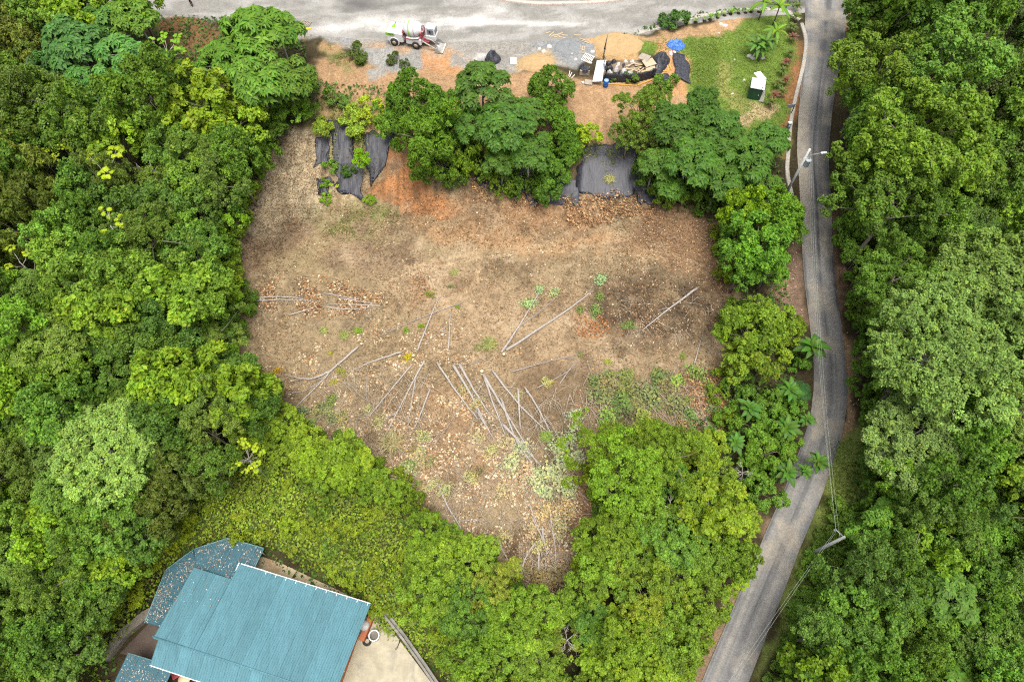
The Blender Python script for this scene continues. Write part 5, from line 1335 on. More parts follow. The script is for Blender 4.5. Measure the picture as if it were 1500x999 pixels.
MB().box((0, 0, .45), (.6, .6, .16), bev=.04).build('seat', plain('red_cloth', S(206, 96, 104), .9, .1, .3, 4.0), t); MB().box((0, .3, .75), (.6, .12, .6), bev=.04).build('backrest', plain('red_cloth', S(206, 96, 104)), t)
for a in (-.25, .25):
    for b in (-.25, .25): MB().tube([(a, b, 0), (a, b, .4)], .03, 5).build('leg', GUT, t)
p_ = Pz(272, 995, HZ + .5); t = empty('round_table', (p_.x, p_.y, HZ + .08)); tag(t, 'small round wooden table beside the red cushioned chair', 'table')
MB().lathe([(.001, .72), (.5, .72), (.5, .76), (.001, .76)], 18).build('table_top', CUT, t); MB().tube([(0, 0, 0), (0, 0, .72)], .05, 6).build('leg', GUT, t)

# ------------------------------------------------------------------ self-loading concrete mixer
TW = plain('mixer_white_paint', S(240, 241, 240), .45, .4, .10, 1.6, dirt=S(206, 202, 192))
TG = plain('mixer_green_paint', S(150, 222, 50), .5, .4, .1, 3.0)
TR = plain('mixer_red_frame', S(176, 78, 88), .6, .3, .3, 3.0)
TD = plain('tyre_rubber', S(66, 62, 58), .85, .2, .3, 4.0)
RIM = plain('dusty_rim', S(196, 182, 156), .8, .2, .25, 6.0)
GLASS = plain('mixer_glass', S(120, 136, 146), .12, .5, .1)
STEEL = plain('worn_steel', S(190, 188, 182), .55, .4, .3, 5.0, dirt=S(146, 136, 120))
tp = P(612, 64)
truck = empty('concrete_mixer_truck', (tp.x, tp.y, G(tp.x, tp.y) + .05), R_(-12)); tag(truck, 'white self-loading concrete mixer truck with green stripe parked on the gravel road', 'mixer truck')
b1 = MB().box((-2.45, 0, 1.12), (2.1, 2.0, 1.25), bev=.12, taper=.96).box((-2.45, 0, .5), (1.9, 1.2, .3)).build('engine_cover', TW, truck)
lbm = MB().box((-2.95, -1.0, 1.52), (1.05, .03, .34)).build('green_panel', TG, b1)
for k, (dx, wd) in enumerate([(-.2, .12), (-.02, .10), (.13, .14), (.3, .08)]):
    MB().box((-2.95 + dx, -1.018, 1.52), (wd, .01, .13)).build('lettering', GUT, b1)
for s in (-1, 1):
    MB().lathe([(.62, -.05), (.62, .05), (.5, .05), (.5, -.05), (.62, -.05)], 22, Matrix.Translation((-2.55, s * .98, .5)) @ Matrix.Rotation(math.pi / 2, 4, 'X')).build('wheel_arch', TW, truck)
ch = MB().box((-.9, 0, .62), (5.0, .9, .3), bev=.04).build('chassis', TR, truck)
b2 = MB().box((-.15, 0, .88), (1.9, 2.0, .85), bev=.10).build('front_body', TW, truck)
for x in (-2.55, .12):
    for s in (-1, 1):
        w_ = MB().lathe([(.26, -.17), (.44, -.18), (.48, -.12), (.48, .12), (.44, .18), (.26, .17)], 22, Matrix.Translation((x, s * .95, .48)) @ Matrix.Rotation(math.pi / 2, 4, 'X')).build('wheel', TD, truck)
        MB().lathe([(.001, -.10), (.10, -.19), (.12, -.12), (.27, -.10), (.27, .10), (.001, .10)], 16, Matrix.Translation((x, s * (.95 + .06), .48)) @ Matrix.Rotation(math.pi / 2 * s, 4, 'X')).build('rim', RIM, w_)
DM = Matrix.Translation((-.35, -.05, 2.0)) @ Matrix.Rotation(R_(90 - 8), 4, 'Y')
dr = MB().lathe([(.001, -1.12), (.45, -1.10), (.74, -.75), (.90, -.25), (.92, .15), (.80, .62), (.58, 1.02), (.42, 1.2), (.36, 1.2), (.30, .9), (.001, .8)], 30, DM).build('drum', TW, truck)
MB().lathe([(.895, -.34), (.915, -.30), (.925, -.22), (.91, -.18)], 30, DM).build('drum_stripe', TG, dr)
MB().lathe([(.90, .30), (.915, .34), (.88, .40)], 30, DM).build('drum_band', STEEL, dr)
MB().tube([(-1.45, -.9, 1.55), (-1.25, -1.0, 1.3), (-.3, -1.02, 1.22), (.5, -1.0, 1.35), (.8, -.8, 1.6)], .06, 6).tube([(-1.45, .9, 1.55), (-.3, 1.0, 1.25), (.8, .8, 1.6)], .10, 6).box((.75, 0, 1.55), (.18, 1.5, .9)).box((-1.5, 0, 1.45), (.16, 1.5, .7)).build('drum_cradle', TR, truck)
cab = MB().box((1.75, .42, 1.0), (1.25, 1.1, .7), bev=.08).box((1.75, .42, 1.75), (1.15, 1.0, .95), bev=.10, taper=.92).box((1.72, .42, 2.28), (1.1, 1.0, .14), bev=.06).build('cab', TW, truck)
for c_, d_ in [((1.78, -.085, 1.8), (.75, .02, .62)), ((2.33, .42, 1.8), (.03, .8, .65)), ((1.78, .925, 1.8), (.75, .02, .62))]:
    wn_ = MB().box(c_, d_).build('window', GLASS, cab)
MB().box((1.72, -.1, 1.84), (.18, .02, .36)).build('seat_back', GUT, cab)
ar = MB().tube([(.85, -.8, 1.05), (1.5, -.85, .75), (2.3, -.85, .30), (2.75, -.85, .35)], .08, 6).tube([(.95, -.3, 1.2), (1.9, -.3, .95), (2.5, -.35, .5)], .07, 6).tube([(.9, .1, 1.1), (1.7, .1, .7), (2.7, .1, .3)], .08, 6).build('loader_arm', STEEL, truck)
bk = MB()
prof = [(2.55, .62), (2.5, .3), (2.62, .08), (2.9, .02), (3.35, .05)]
vs = [(x, y, z) for y in (-1.25, .55) for x, z in prof] + [(x - .0, y, z - .04) for y in (-1.25, .55) for x, z in prof]
n_ = len(prof)
bk.add(vs, [(i, i + 1, n_ + i + 1, n_ + i) for i in range(n_ - 1)] + [(2 * n_ + i, 3 * n_ + i, 3 * n_ + i + 1, 2 * n_ + i + 1) for i in range(n_ - 1)])
for y in (-1.25, .55): bk.prism([(2.55, .62), (2.5, .3), (2.62, .05), (2.9, .0), (3.35, .04), (3.0, .4)], y - .02, y + .02, Matrix(((1, 0, 0, 0), (0, 0, 1, 0), (0, 1, 0, 0), (0, 0, 0, 1))))
bk.build('bucket', STEEL, truck)
MB().tube([(2.4, -.5, .5), (2.9, -.9, .75), (3.1, -.95, .5)], .06, 6).box((3.38, -.35, .07), (.1, 1.7, .05)).build('bucket_edge', WHITEM, truck)
MB().tube([(-2.6, .5, 1.7), (-2.6, .5, 2.1)], .05, 6).build('exhaust', GUT, truck)
MB().box((-2.75, .1, 1.82), (.4, .35, .16), bev=.04).lathe([(.09, 1.9), (.09, 2.06), (.001, 2.1)], 10, Matrix.Translation((-2.7, .2, 0))).build('beacon', TG, truck)
MB().tube([(-1.45, -.7, 1.3), (-1.45, -.75, 1.75), (-1.2, -.75, 1.8)], .03, 5).build('hand_rail', TR, truck)

# ------------------------------------------------------------------ shed on the lawn
GRN = plain('shed_green_paint', S(44, 86, 60), .6, .3, .2, 2.0)
WHT = plain('shed_white_roof', S(246, 246, 246), .6, .3, .06, 2.0)
sp = P(1106, 147); sz = G(sp.x, sp.y)
shed = empty('garden_shed', (sp.x, sp.y + .8, sz), R_(-16)); tag(shed, 'small dark green shed with a bright white roof on the lawn', 'shed')
w_ = MB().box((0, 0, .78), (1.4, 1.55, 1.6), bev=.02).build('wall', GRN, shed)
d_ = MB().box((.05, -.79, .74), (.8, .03, 1.3)).build('door', GRN, shed); MB().box((.36, -.83, .75), (.05, .05, .16)).build('handle', WHITEM, d_)
rf = MB().box((0, 0, 1.62), (1.56, 1.72, .07), bev=.01).build('roof', WHT, shed)
MB().tube([(.45, -.9, 1.68), (.55, -.35, 1.70)], .035, 5).build('pipe', GRN, rf)
MB().box((.05, 1.35, 1.60), (.85, 1.35, .06), rot=R_(38)).build('awning', WHT, shed)
MB().tube([(-.3, 1.7, -.1), (-.3, 1.7, 1.58)], .03, 5).build('post', GRN, shed)
slab_ = MB().box((.9, .0, .05), (.6, 1.9, .14), bev=.02).build('step', GREYC, shed)

# ------------------------------------------------------------------ sheets of black plastic pegged on the embankment
def plastic_material():
    m, t, o = nt('black_plastic'); pos = geo_pos(t)
    mp = node(t, 'ShaderNodeMapping'); mp.inputs['Scale'].default_value = (3.0, .5, .5); t.links.new(pos, mp.inputs['Vector'])
    f = noise(t, 2.0, 5, .6, mp.outputs[0]); f2 = noise(t, 3.5, 5, .75, pos)
    c = rgbm(t, 'MIX', ramp(t, f, [(.35, 0.0), (.75, 1.0)]), S(36, 36, 43), S(70, 72, 84))
    c = rgbm(t, 'MIX', ramp(t, f2, [(.60, 0.0), (.72, .6)]), c, S(118, 110, 94))
    bsdf(t, o, c, .5, .4, bump(t, f, .4, .08)); return m
PLAS = plastic_material()
def draped(name, corners, nx_, ny_, lift, wr, mat, label, cat, group=None, seed=1, rag=.12):
    c = [np.array(P(*q)[:2]) for q in corners]; r2 = np.random.default_rng(seed)
    V, k = [], []
    for j in range(ny_ + 1):
        for i in range(nx_ + 1):
            a, b = i / nx_, j / ny_
            q = (c[0] * (1 - a) + c[1] * a) * (1 - b) + (c[3] * (1 - a) + c[2] * a) * b
            if i in (0, nx_) or j in (0, ny_): q = q + (np.array([float(fbm(q[0], q[1], 1.6, seed % 5, 3)), float(fbm(q[1], q[0], 1.6, seed % 5, 3))]) - .5) * rag * 9
            V.append((q[0], q[1]))
    V = np.array(V); z = zg(V[:, 0], V[:, 1]) + lift + wr * fbm(V[:, 0] * 2.2, V[:, 1], 1.0, seed, 3)
    o = V.mean(0); oz = float(z.mean())
    VV = np.column_stack([V - o, z - oz])
    a = (np.arange(ny_)[:, None] * (nx_ + 1) + np.arange(nx_)[None, :]).ravel()
    me = np_mesh(name, VV, np.stack([a, a + nx_ + 1, a + nx_ + 2, a + 1], 1), mat, None, True)
    ob = obj(name, me, loc=(o[0], o[1], oz)); md = ob.modifiers.new('thick', 'SOLIDIFY'); md.thickness = .012
    tag(ob, label, cat, group); return ob
for k, (cs, lb) in enumerate([
 ([(459, 202), (482, 200), (485, 240), (464, 240)], 'small black plastic sheet beside the dry grass bank'),
 ([(489, 182), (518, 180), (522, 244), (487, 242)], 'upper black plastic sheet above the slender sapling'),
 ([(489, 238), (533, 238), (530, 287), (499, 288)], 'lower black plastic sheet behind the slender sapling'),
 ([(535, 200), (577, 194), (566, 244), (542, 280)], 'tapering black plastic sheet beside the orange soil slip'),
 ([(665, 200), (700, 200), (700, 248), (672, 246)], 'black plastic sheet between bushy and large-leaved trees'),
 ([(852, 215), (934, 212), (934, 288), (848, 288)], 'widest black plastic sheet, bare below the enclosure'),
 ([(700, 230), (800, 240), (800, 290), (700, 272)], 'long black plastic sheet at the foot of the large-leaved trees'),
 ([(462, 262), (484, 258), (482, 290), (466, 288)], 'torn black plastic scrap edging the dry grass bank'),
 ([(925, 240), (1000, 260), (1000, 300), (930, 300)], 'black plastic sheet under the lawn-side trees'),
 ([(770, 260), (850, 262), (850, 305), (775, 300)], 'leaf-strewn black plastic sheet beside the widest one')]):
    draped('plastic_sheet', cs, 18, 24, .05, .16, PLAS, lb, 'plastic sheet', 'black plastic sheets on the embankment', 2 + k, .24)

# ------------------------------------------------------------------ builders' materials by the road
def lump(name, px, py, rx, ry, h, mat, label, cat, group=None, seed=1, rough=.35, rot=0.0, z0=None, facet=False, parent=None):
    r2 = np.random.default_rng(seed); p_ = P(px, py) if parent is None else Vector((px, py, z0))
    nA, nR = 22, 8; V = []; 
    for j in range(nR + 1):
        f = j / nR
        for i in range(nA):
            a = i / nA * 6.283
            e = 1 + rough * .5 * (vnoise(np.cos(a) * 2 + seed, np.sin(a) * 2, 1.0, seed) - .5)
            x, y = math.cos(a) * f * rx * e, math.sin(a) * f * ry * e
            z = h * (1 - f ** 2.2) * (1 + rough * (float(vnoise(x * 2.4 + seed, y * 2.4, .9, seed)) - .5) * 2) if j < nR else -.12
            V.append((x, y, max(z, -.12)))
    a = (np.arange(nR)[:, None] * nA + np.arange(nA)[None, :]).ravel(); b = (np.arange(nR)[:, None] * nA + (np.arange(nA)[None, :] + 1) % nA).ravel()
    me = np_mesh(name, np.array(V, float), np.stack([a, a + nA, b + nA, b], 1), mat, None, not facet)
    z_ = (G(p_.x, p_.y) if z0 is None else z0)
    o = obj(name, me, parent, (p_.x, p_.y, z_), (0, 0, rot))
    if parent is None: tag(o, label, cat, group)
    return o
def tarp(name, c, hi, rough=.45):
    m, t, o = nt(name); pos = geo_pos(t); f = noise(t, 4.0, 5, .7, pos, 1.2)
    cc = rgbm(t, 'MIX', ramp(t, f, [(.4, 0.0), (.7, 1.0)]), c, hi); bsdf(t, o, cc, rough, .4, bump(t, f, .9, .12)); return m
TARPK = tarp('black_tarpaulin', S(34, 34, 40), S(84, 86, 98)); TARPB = tarp('blue_tarpaulin', S(52, 112, 206), S(120, 172, 236)); SACK = tarp('white_sack', S(206, 204, 198), S(244, 244, 242), .7)
SANDM = plain('sand', S(196, 166, 122), .95, .1, .25, 3.0, bmp=.4); GRAV = plain('blue_gravel', S(150, 153, 154), .95, .15, .4, 9.0, bmp=.7)
WOOD = plain('raw_timber', S(214, 190, 150), .85, .15, .3, 4.0); GWOOD = plain('grey_timber', S(184, 172, 156), .9, .15, .35, 5.0); YWOOD = plain('yellow_timber', S(230, 176, 84), .8, .2, .2, 3.0); CARD = plain('cardboard', S(206, 186, 158), .9, .1, .25, 2.5)
lump('tarpaulin_heap', 722, 88, 1.05, .95, 1.0, TARPK, 'domed heap under a black tarpaulin at the gravel edge', 'tarpaulin', None, 3, .5, facet=True)
lump('blue_tarpaulin', 991, 68, 1.15, .85, .7, TARPB, 'crumpled bright blue tarpaulin heap next to the lawn', 'tarpaulin', None, 4, .9, facet=True)
lump('blue_tarpaulin', 993, 74, .3, .25, .3, TARPB, 'small blue bundle at the foot of the blue tarpaulin', 'tarpaulin', None, 9, .6)
sk = lump('white_sack', 985, 79, .55, .42, .4, SACK, 'white sack with a red mark beside the blue tarpaulin', 'sack', None, 5, .3)
MB().lathe([(.10, .0), (.16, .0), (.16, .02), (.10, .02), (.10, .0)], 14, Matrix.Translation((.0, -.1, .39)) @ Matrix.Rotation(.25, 4, 'X')).build('red_mark', plain('red_print', S(190, 60, 60), .8, .2, .1), sk)
lump('sand_pile', 786, 92, 2.3, 1.6, .55, SANDM, 'low brown sand pile beside the grey gravel', 'sand', None, 6, .25)
lump('gravel_pile', 833, 70, 1.9, 1.5, .45, GRAV, 'low pile of bluish gravel by the broken timber', 'gravel', None, 7, .4)
lump('sand_pile', 905, 64, 3.2, 2.3, .6, SANDM, 'broad smooth tan sand pile above the plastic enclosure', 'sand', None, 8, .5)
lump('tarpaulin_heap', 966, 92, 1.1, 2.0, .9, TARPK, 'black plastic heaped over the end of the rubbish enclosure', 'tarpaulin', None, 10, .7, -.4, facet=True)
lump('tarpaulin_heap', 974, 116, .8, .8, .45, TARPK, 'small crumpled black plastic at the enclosure corner', 'tarpaulin', None, 12, .9, facet=True)
draped('ground_tarpaulin', [(986, 80), (1004, 84), (1012, 124), (988, 114)], 8, 14, .06, .35, TARPK, 'wrinkled black tarpaulin spread on the soil by the lawn', 'tarpaulin', None, 21, .08)
# the black-plastic enclosure
A_ = P(884, 121); B_ = P(931, 122); C_ = P(959, 114); D_ = P(884, 84)
enc = empty('plastic_enclosure', (A_.x, A_.y, G(A_.x, A_.y))); tag(enc, 'enclosure of black plastic walls holding builders rubbish', 'enclosure')
def pwall(a, b, h, parent, seed):
    a = Vector(a) - enc.location; b = Vector(b) - enc.location; V = []; n_ = 12
    d = (b - a); nrm_ = Vector((-d.y, d.x, 0)).normalized()
    for i in range(n_ + 1):
        f = i / n_; sag = .12 * math.sin(math.pi * f)
        for k in range(5):
            q = a.lerp(b, f) + nrm_ * (.10 * math.sin(f * 17 + k + seed) * (k / 4) + .06 * math.sin(f * 31)); V.append((q.x, q.y, -.1 + (h + .1 - sag + .04 * math.sin(f * 23)) * k / 4))
    q_ = [(i * 5 + k, (i + 1) * 5 + k, (i + 1) * 5 + k + 1, i * 5 + k + 1) for i in range(n_) for k in range(4)]
    o = obj('plastic_wall', np_mesh('plastic_wall', np.array(V), np.array(q_), TARPK, None, True), parent); md = o.modifiers.new('thick', 'SOLIDIFY'); md.thickness = .02
pwall(A_, B_, 1.35, enc, 0); pwall(B_, C_, 1.35, enc, 2); pwall(A_, D_, 1.5, enc, 4)
for q in (A_, B_, C_, D_, A_.lerp(B_, .5), A_.lerp(D_, .5)):
    l_ = Vector(q) - enc.location; MB().tube([(l_.x, l_.y + .1, -.2), (l_.x, l_.y + .1, 1.6)], .05, 6).build('post', GWOOD, enc)
MB().tube([(D_.x - A_.x, D_.y - A_.y, 1.2), (D_.x - A_.x + .15, D_.y - A_.y + .2, 3.0)], [.10, .02], 5).build('torn_strip', TARPK, enc)
lump('rubbish_mound', 922, 100, 2.9, 1.25, .75, plain('rubbish_soil', S(150, 132, 112), .95, .1, .4, 4.0), 'mound of dusty rubble filling the plastic enclosure', 'rubble', None, 14, .3)
def heap_z(px, py): return .75
for k, (px, py, kind) in enumerate([(895, 98, 0), (892, 90, 0), (900, 88, 0), (903, 100, 1), (894, 104, 1), (907, 92, 1), (913, 96, 0), (915, 102, 1), (917, 90, 1), (922, 97, 1), (926, 90, 1), (924, 104, 1), (909, 104, 0), (888, 96, 0)]):
    p_ = P(px, py, .7); o = lump('rubbish_bag', 0, 0, random.uniform(.28, .45), random.uniform(.25, .38), random.uniform(.28, .42), SACK if kind else TARPK, '', '', None, 30 + k, .7, random.random() * 3, 0.0, facet=True, parent=empty('tmp', (0, 0, 0)))
    e_ = o.parent; o.parent = None; bpy.data.objects.remove(e_); o.location = (p_.x, p_.y, G(p_.x, p_.y) + .42)
    tag(o, ('white' if kind else 'black') + ' rubbish bag heaped inside the plastic enclosure', 'bag', ('white' if kind else 'black') + ' bags inside the enclosure')
def board(px, py, z, d, rz, mat, name, label, cat, group=None, tilt=0.0, tx=0.0):
    p_ = P(px, py, z); g_ = G(p_.x, p_.y)
    o = MB().box((0, 0, 0), d, bev=.008).build(name, mat, None, (p_.x, p_.y, g_ + z), (tx, tilt, rz)); tag(o, label, cat, group); return o
for k in range(12):
    board(930 + random.uniform(-6, 18), 100 + random.uniform(-10, 6), .75 + k * .03, (random.uniform(.7, 1.5), .12, .04), random.uniform(-.9, .9), WOOD, 'broken_plank', 'broken plank tossed among the rubbish bags', 'plank', 'planks inside the enclosure', random.uniform(-.1, .1))
board(951, 92, 1.15, (1.5, 1.0, .04), .5, CARD, 'cardboard_sheet', 'large cardboard sheet on top of the rubbish', 'cardboard', None, .1, .15)
board(944, 84, 1.25, (1.3, .9, .04), -.7, GWOOD, 'plywood_sheet', 'grey plywood sheet lying against the black plastic heap', 'plywood', None, -.15, .2)
board(953, 101, .95, (1.2, .8, .04), .15, CARD, 'cardboard_sheet', 'smaller cardboard sheet below the large one', 'cardboard', None, .1, .1)
for px, py, rz, L_ in [(975, 90, 1.3, 1.6), (978, 97, 1.5, 1.4), (972, 83, .2, .9), (982, 99, 1.8, .9), (976, 104, .1, .8)]:
    board(px, py, .06, (L_, .14, .06), rz, YWOOD, 'timber_offcut', 'timber offcut on the soil between two black tarpaulins', 'timber', 'timber offcuts between the tarpaulins')
def beam(p0, p1, label):
    a, b = P(*p0), P(*p1); d = b - a; o = MB().box((0, 0, .08), (math.hypot(d.x, d.y), .14, .14), bev=.01).build('timber_beam', YWOOD, None, ((a.x + b.x) / 2, (a.y + b.y) / 2, (G(a.x, a.y) + G(b.x, b.y)) / 2), (0, 0, math.atan2(d.y, d.x))); tag(o, label, 'timber')
beam((891, 124), (933, 127), 'long yellow timber beam at the foot of the plastic enclosure'); beam((934, 126), (955, 118), 'shorter yellow timber beam angled towards the enclosure corner')
# drum, sheets, pallets
BLUE = plain('blue_drum_plastic', S(38, 100, 190), .5, .4, .15, 3.0)
p_ = P(887, 127); t = empty('blue_drum', (p_.x, p_.y, G(p_.x, p_.y))); tag(t, 'blue plastic drum standing by the leaning white sheet', 'drum')
MB().lathe([(.001, 0), (.28, 0), (.29, .06), (.29, .28), (.305, .3), (.29, .32), (.29, .58), (.305, .6), (.29, .62), (.28, .86), (.26, .9)], 20).build('body', BLUE, t); MB().lathe([(.27, .88), (.27, .92), (.001, .92)], 20).build('lid', plain('drum_lid', S(150, 196, 236), .5, .4, .1), t)
p_ = P(877, 112); t = empty('white_metal_sheet', (p_.x, p_.y, G(p_.x, p_.y) + .45), R_(-12)); tag(t, 'long white corrugated sheet leaning on the black plastic', 'metal sheet')
mb = MB(); nn = 14
for i in range(nn):
    for j in (0, 1): mb.v.append((-.55 + 1.1 * i / (nn - 1), -1.6 + 3.2 * j, .25 * (i / (nn - 1)) + .04 * (i % 2) + .35 * j))
mb.f = [(2 * i, 2 * i + 2, 2 * i + 3, 2 * i + 1) for i in range(nn - 1)]; mb.sm = [False] * len(mb.f)
o = mb.build('sheet', WHITEM, t); md = o.modifiers.new('thick', 'SOLIDIFY'); md.thickness = .01
MB().box((0, -1.2, -.25), (.9, .1, .5)).box((0, 1.2, -.1), (.9, .1, .8)).build('prop', GWOOD, t)
def pallet(px, py, rz, mat, label, w=1.2, d=1.0, tx=0.0):
    p_ = P(px, py); t = empty('pallet', (p_.x, p_.y, G(p_.x, p_.y) + .03), rz); t.rotation_euler = (tx, 0, rz); tag(t, label, 'pallet')
    for k in range(7): MB().box((-w / 2 + .07 + k * (w - .14) / 6, 0, .13), (.10, d, .025)).build('slat', mat, t)
    for k in range(3): MB().box((0, -d / 2 + .05 + k * (d - .1) / 2, .06), (w, .09, .10)).build('bearer', mat, t)
PW = plain('whitewashed_timber', S(232, 226, 214), .85, .2, .2, 4.0)
pallet(861, 87, -.55, PW, 'white slatted pallet tilted beside the broad sand pile', 1.3, 1.2, .12)
pallet(847, 74, -.1, CARD, 'brown pallet by the pile of bluish gravel', 1.5, 1.1, .08)
pallet(448, 36, -.35, GWOOD, 'weathered pallet lying by the drooping trees', 1.3, 1.0)
pallet(432, 38, .3, GWOOD, 'smaller weathered pallet half under the drooping trees', .9, .7)
board(443, 46, .1, (1.1, .8, .05), -.5, plain('black_board', S(74, 74, 80), .6, .3, .25), 'black_board', 'black board lying by the weathered pallets', 'board')
board(452, 42, .1, (.6, .2, .05), .1, plain('yellow_paint', S(236, 214, 40), .6, .3, .1), 'yellow_board', 'short yellow board beside the black board', 'board')
board(862, 121, .12, (.9, .8, .1), -.1, GWOOD, 'grey_panel', 'grey panel lying beside the leaning white sheet', 'panel', None, .05)
board(752, 90, .08, (.75, 1.2, .1), 0, plain('white_slab', S(226, 224, 218), .9, .2, .15), 'concrete_slab', 'white concrete slab next to the black tarpaulin heap', 'slab')
board(854, 121, .05, (.3, .3, .05), .4, PW, 'tile_offcut', 'small white tile lying on the orange soil', 'tile')
p_ = P(856, 108); t = empty('block_stack', (p_.x, p_.y, G(p_.x, p_.y)), -.05); tag(t, 'stack of grey boards with a black bag on top', 'stack')
for k in range(4): MB().box((0, 0, .09 + k * .17), (1.15 - .02 * k, .75, .15), bev=.015).build('board', GWOOD, t)
lump('black_bag', p_.x, p_.y, .62, .5, .5, TARPK, '', '', None, 55, .8, 0, G(p_.x, p_.y) + .68, True, parent=bpy.data.objects.new('tmp', None))
o = bpy.data.objects[-1] if False else [q for q in bpy.data.objects if q.name.startswith('black_bag')][0]; o.parent = None; tag(o, 'crumpled black bag on the stack of grey boards', 'bag')
for px, py, rz in [(836, 110, 1.2), (839, 113, 1.0), (834, 108, 1.4)]:
    board(px, py, .05, (.9, .09, .05), rz, PW, 'white_batten', 'thin white batten on the soil beside the board stack', 'batten', 'white battens beside the board stack')
for k, (px, py) in enumerate([(803, 48), (808, 50), (815, 52), (820, 50), (827, 52), (812, 54), (823, 55), (853, 58), (858, 62), (846, 52)]):
    board(px, py, .06, (random.uniform(.5, 1.0), .12, .06), random.uniform(-.6, .9), WOOD, 'broken_timber', 'broken timber piece strewn on the gravel', 'timber', 'broken timber on the gravel', random.uniform(-.05, .05))
for k, (px, py, rr) in enumerate([(805, 69, .38), (796, 76, .3), (790, 72, .25), (868, 76, .3), (864, 92, .3), (843, 88, .25), (838, 80, .22), (1073, 138, .22), (1090, 118, .2), (1098, 83, .4), (1103, 86, .35), (1117, 86, .3), (1062, 38, .35), (1056, 36, .3), (1053, 49, .15), (1076, 88, .15)]):
    lump('rubble_stone', px, py, rr, rr * .8, rr * .7, plain('pale_stone', S(222, 218, 210), .9, .2, .25, 5.0), 'pale lump of rubble lying ' + ('on the lawn' if px > 1000 else 'by the sand and gravel piles'), 'rubble', 'rubble stones ' + ('on the lawn' if px > 1000 else 'by the piles'), 60 + k, .6, facet=True)

# ------------------------------------------------------------------ poles, wires, roadside boxes
POLEC = plain('pole_concrete', S(226, 226, 222), .85, .2, .15, 3.0)
def pole(px, py, h, label):
    p_ = P(px, py); t = empty('utility_pole', (p_.x, p_.y, G(p_.x, p_.y))); tag(t, label, 'utility pole')
    MB().tube([(0, 0, -.6), (0, 0, h * .5), (0, 0, h)], [.17, .14, .11], 10).build('post', POLEC, t); return t
p1 = pole(1147, 292, 7.6, 'pale concrete pole with transformer and street lamp beside the kerb')
MB().lathe([(.001, 5.3), (.26, 5.3), (.29, 5.36), (.29, 6.1), (.31, 6.12), (.31, 6.18), (.001, 6.24)], 18, Matrix.Translation((.42, -.05, 0))).build('transformer', plain('transformer_paint', S(206, 216, 222), .5, .4, .1), p1)
MB().tube([(.42, -.05, 6.2), (.42, -.05, 6.5)], .05, 6).tube([(.1, 0, 5.7), (.42, 0, 5.7)], .05, 5).build('bushing', GREYC, p1)
la = MB().tube([(.05, 0, 6.5), (.7, .1, 6.75), (1.5, .2, 6.85)], .035, 6).build('lamp_arm', STEEL, p1)
MB().box((1.75, .23, 6.86), (.62, .24, .12), rot=.13, bev=.04).build('lamp_head', plain('lamp_housing', S(232, 236, 240), .4, .4, .05), la)
MB().tube([(.0, 0, 7.5), (.5, -.25, 6.9)], .03, 5).build('brace', STEEL, p1)
p2 = pole(1188, 811, 7.0, 'grey concrete pole with a side bracket rising from the shrubs')
MB().tube([(0, 0, 6.9), (-.55, .6, 6.95)], .04, 5).tube([(0, 0, 6.2), (-.3, .3, 6.9)], .03, 5).build('bracket', STEEL, p2)
MB().lathe([(.09, 6.7), (.11, 6.75), (.09, 6.95)], 10, Matrix.Translation((-.55, .6, 0))).build('insulator', plain('porcelain', S(230, 230, 226), .3, .5, .05), p2)
WIRE = plain('wire', S(178, 186, 172), .6, .3, .1)
def wire(a, b, sag, label):
    o = Vector(a); pts = []
    for i in range(25):
        f = i / 24; q = Vector(a).lerp(Vector(b), f); q.z -= sag * 4 * f * (1 - f); pts.append(q - o)
    w_ = MB().tube(pts, .008, 4).build('power_line', WIRE, None, o); tag(w_, label, 'wire', 'power lines between the poles')
t1 = p1.location; t2 = p2.location
ends = [(Vector((.1, 0, 7.5)), Vector((-.55, .6, 6.95)), .9), (Vector((.15, .1, 7.0)), Vector((-.45, .5, 6.75)), 1.1), (Vector((.5, -.25, 6.9)), Vector((-.3, .3, 6.85)), 1.0)]
for a, b, s_g in ends: wire(t1 + a, t2 + b, s_g, 'overhead wire slung between the transformer pole and the bracket pole')
far_ = Pz(985, 1120, -1.5)
for k, (a, b, s_g) in enumerate(ends[:2]): wire(t2 + b, Vector(far_) + Vector((.3 * k, -.25 * k, -.2 * k)), .5, 'overhead wire crossing the lane downhill from the bracket pole')
up_ = Pz(1215, -60, 6.5)
p_ = P(1158, 168); t = empty('road_sign', (p_.x, p_.y, G(p_.x, p_.y))); tag(t, 'grey sign board on a dark post beside the lane kerb', 'sign')
MB().tube([(0, 0, -.2), (0, 0, 1.5)], .05, 6).build('post', GUT, t); MB().box((-.4, -.02, 1.25), (.8, .05, .45), rot=.1).build('board', plain('sign_grey', S(150, 152, 160), .5, .4, .1), t)
p_ = P(1153, 190); t = empty('meter_box', (p_.x, p_.y, G(p_.x, p_.y))); tag(t, 'small white and blue meter box beside the lane kerb', 'meter box')
MB().box((0, 0, .45), (.35, .3, 1.1), bev=.02).build('case', plain('meter_blue', S(84, 100, 130), .5, .4, .15), t); MB().box((0, 0, 1.03), (.42, .36, .06), bev=.01).build('cap', WHITEM, t); MB().box((.0, -.16, .7), (.2, .02, .25)).build('dial', WHITEM, t)

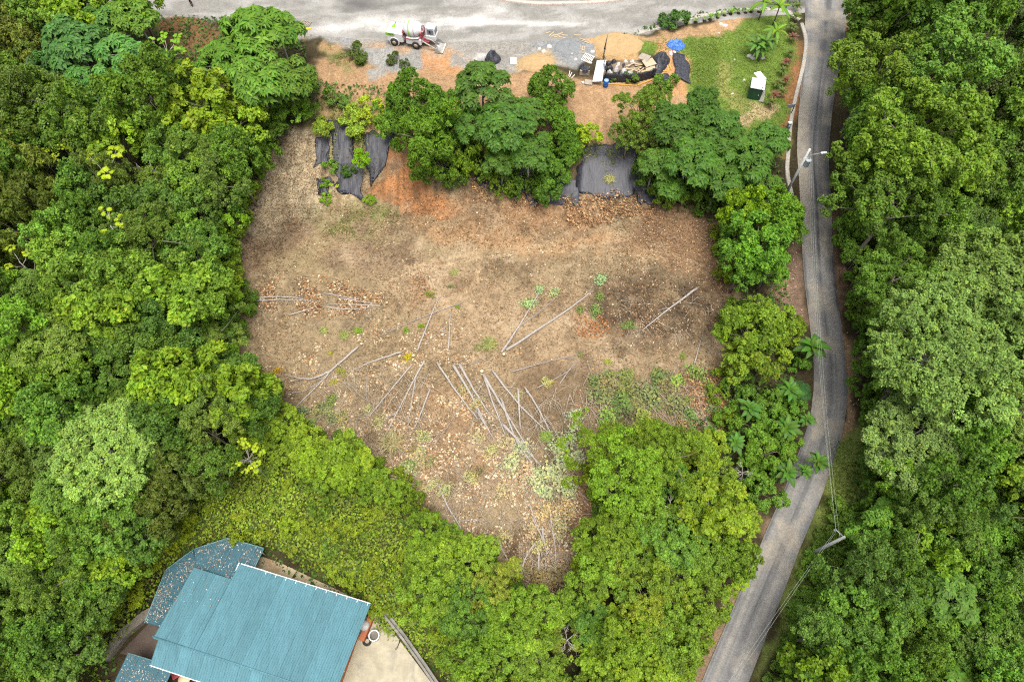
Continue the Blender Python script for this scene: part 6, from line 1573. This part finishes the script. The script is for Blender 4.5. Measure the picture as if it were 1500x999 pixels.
# ------------------------------------------------------------------ person by the road (only the legs reach into the frame)
def person(px, py, rz):
    p_ = P(px, py); t = empty('person', (p_.x, p_.y, G(p_.x, p_.y) + .02), rz); tag(t, 'person in dark trousers and grey shirt standing on the dusty road', 'person')
    me = bpy.data.meshes.new('body'); J = {}
    pts = [('pel', (0, 0, .95), .15), ('wai', (0, .01, 1.12), .13), ('che', (0, .0, 1.33), .16), ('nec', (0, 0, 1.50), .06), ('hed', (0, .01, 1.60), .085), ('top', (0, .01, 1.70), .085)]
    ed = [('pel', 'wai'), ('wai', 'che'), ('che', 'nec'), ('nec', 'hed'), ('hed', 'top')]
    for s, n in ((-1, 'l'), (1, 'r')):
        pts += [(n + 'hip', (s * .10, 0, .90), .10), (n + 'kne', (s * .12, .02 * s, .50), .07), (n + 'ank', (s * .13, -.01, .10), .048), (n + 'toe', (s * .14, .15, .04), .04),
                (n + 'sho', (s * .19, 0, 1.42), .065), (n + 'elb', (s * .27, .0, 1.14), .048), (n + 'wri', (s * .29, .08, .90), .032), (n + 'han', (s * .29, .11, .80), .035)]
        ed += [('pel', n + 'hip'), (n + 'hip', n + 'kne'), (n + 'kne', n + 'ank'), (n + 'ank', n + 'toe'), ('che', n + 'sho'), (n + 'sho', n + 'elb'), (n + 'elb', n + 'wri'), (n + 'wri', n + 'han')]
    idx = {n: i for i, (n, _, _) in enumerate(pts)}
    me.from_pydata([p for _, p, _ in pts], [(idx[a], idx[b]) for a, b in ed], []); me.update()
    o = obj('body', me); md = o.modifiers.new('skin', 'SKIN'); md.use_smooth_shade = True
    for i, (n, _, rr) in enumerate(pts):
        sv = me.skin_vertices[0].data[i]; sv.radius = (rr, rr); sv.use_root = (n == 'pel')
    o.modifiers.new('sub', 'SUBSURF').levels = 2; o.modifiers['sub'].render_levels = 2
    dg = bpy.context.evaluated_depsgraph_get(); m2 = bpy.data.meshes.new_from_object(o.evaluated_get(dg)); bpy.data.objects.remove(o)
    for m in (plain('dark_trousers', S(52, 50, 54), .9, .1, .2), plain('grey_shirt', S(140, 142, 146), .9, .1, .2), plain('skin', S(170, 124, 96), .6, .3, .05)): m2.materials.append(m)
    for f in m2.polygons:
        z = f.center.z; ax = abs(f.center.x)
        f.material_index = 0 if (z < .98 and ax < .22) else (2 if z > 1.47 or (ax > .22 and z < 1.1) else 1)
    obj('body', m2, t)
    MB().lathe([(.001, 1.79), (.07, 1.78), (.10, 1.72), (.10, 1.66)], 12, Matrix.Translation((0, -.01, 0))).build('hair', plain('dark_hair', S(40, 34, 30), .7, .2, .2), t)
person(282, 10, 2.6)
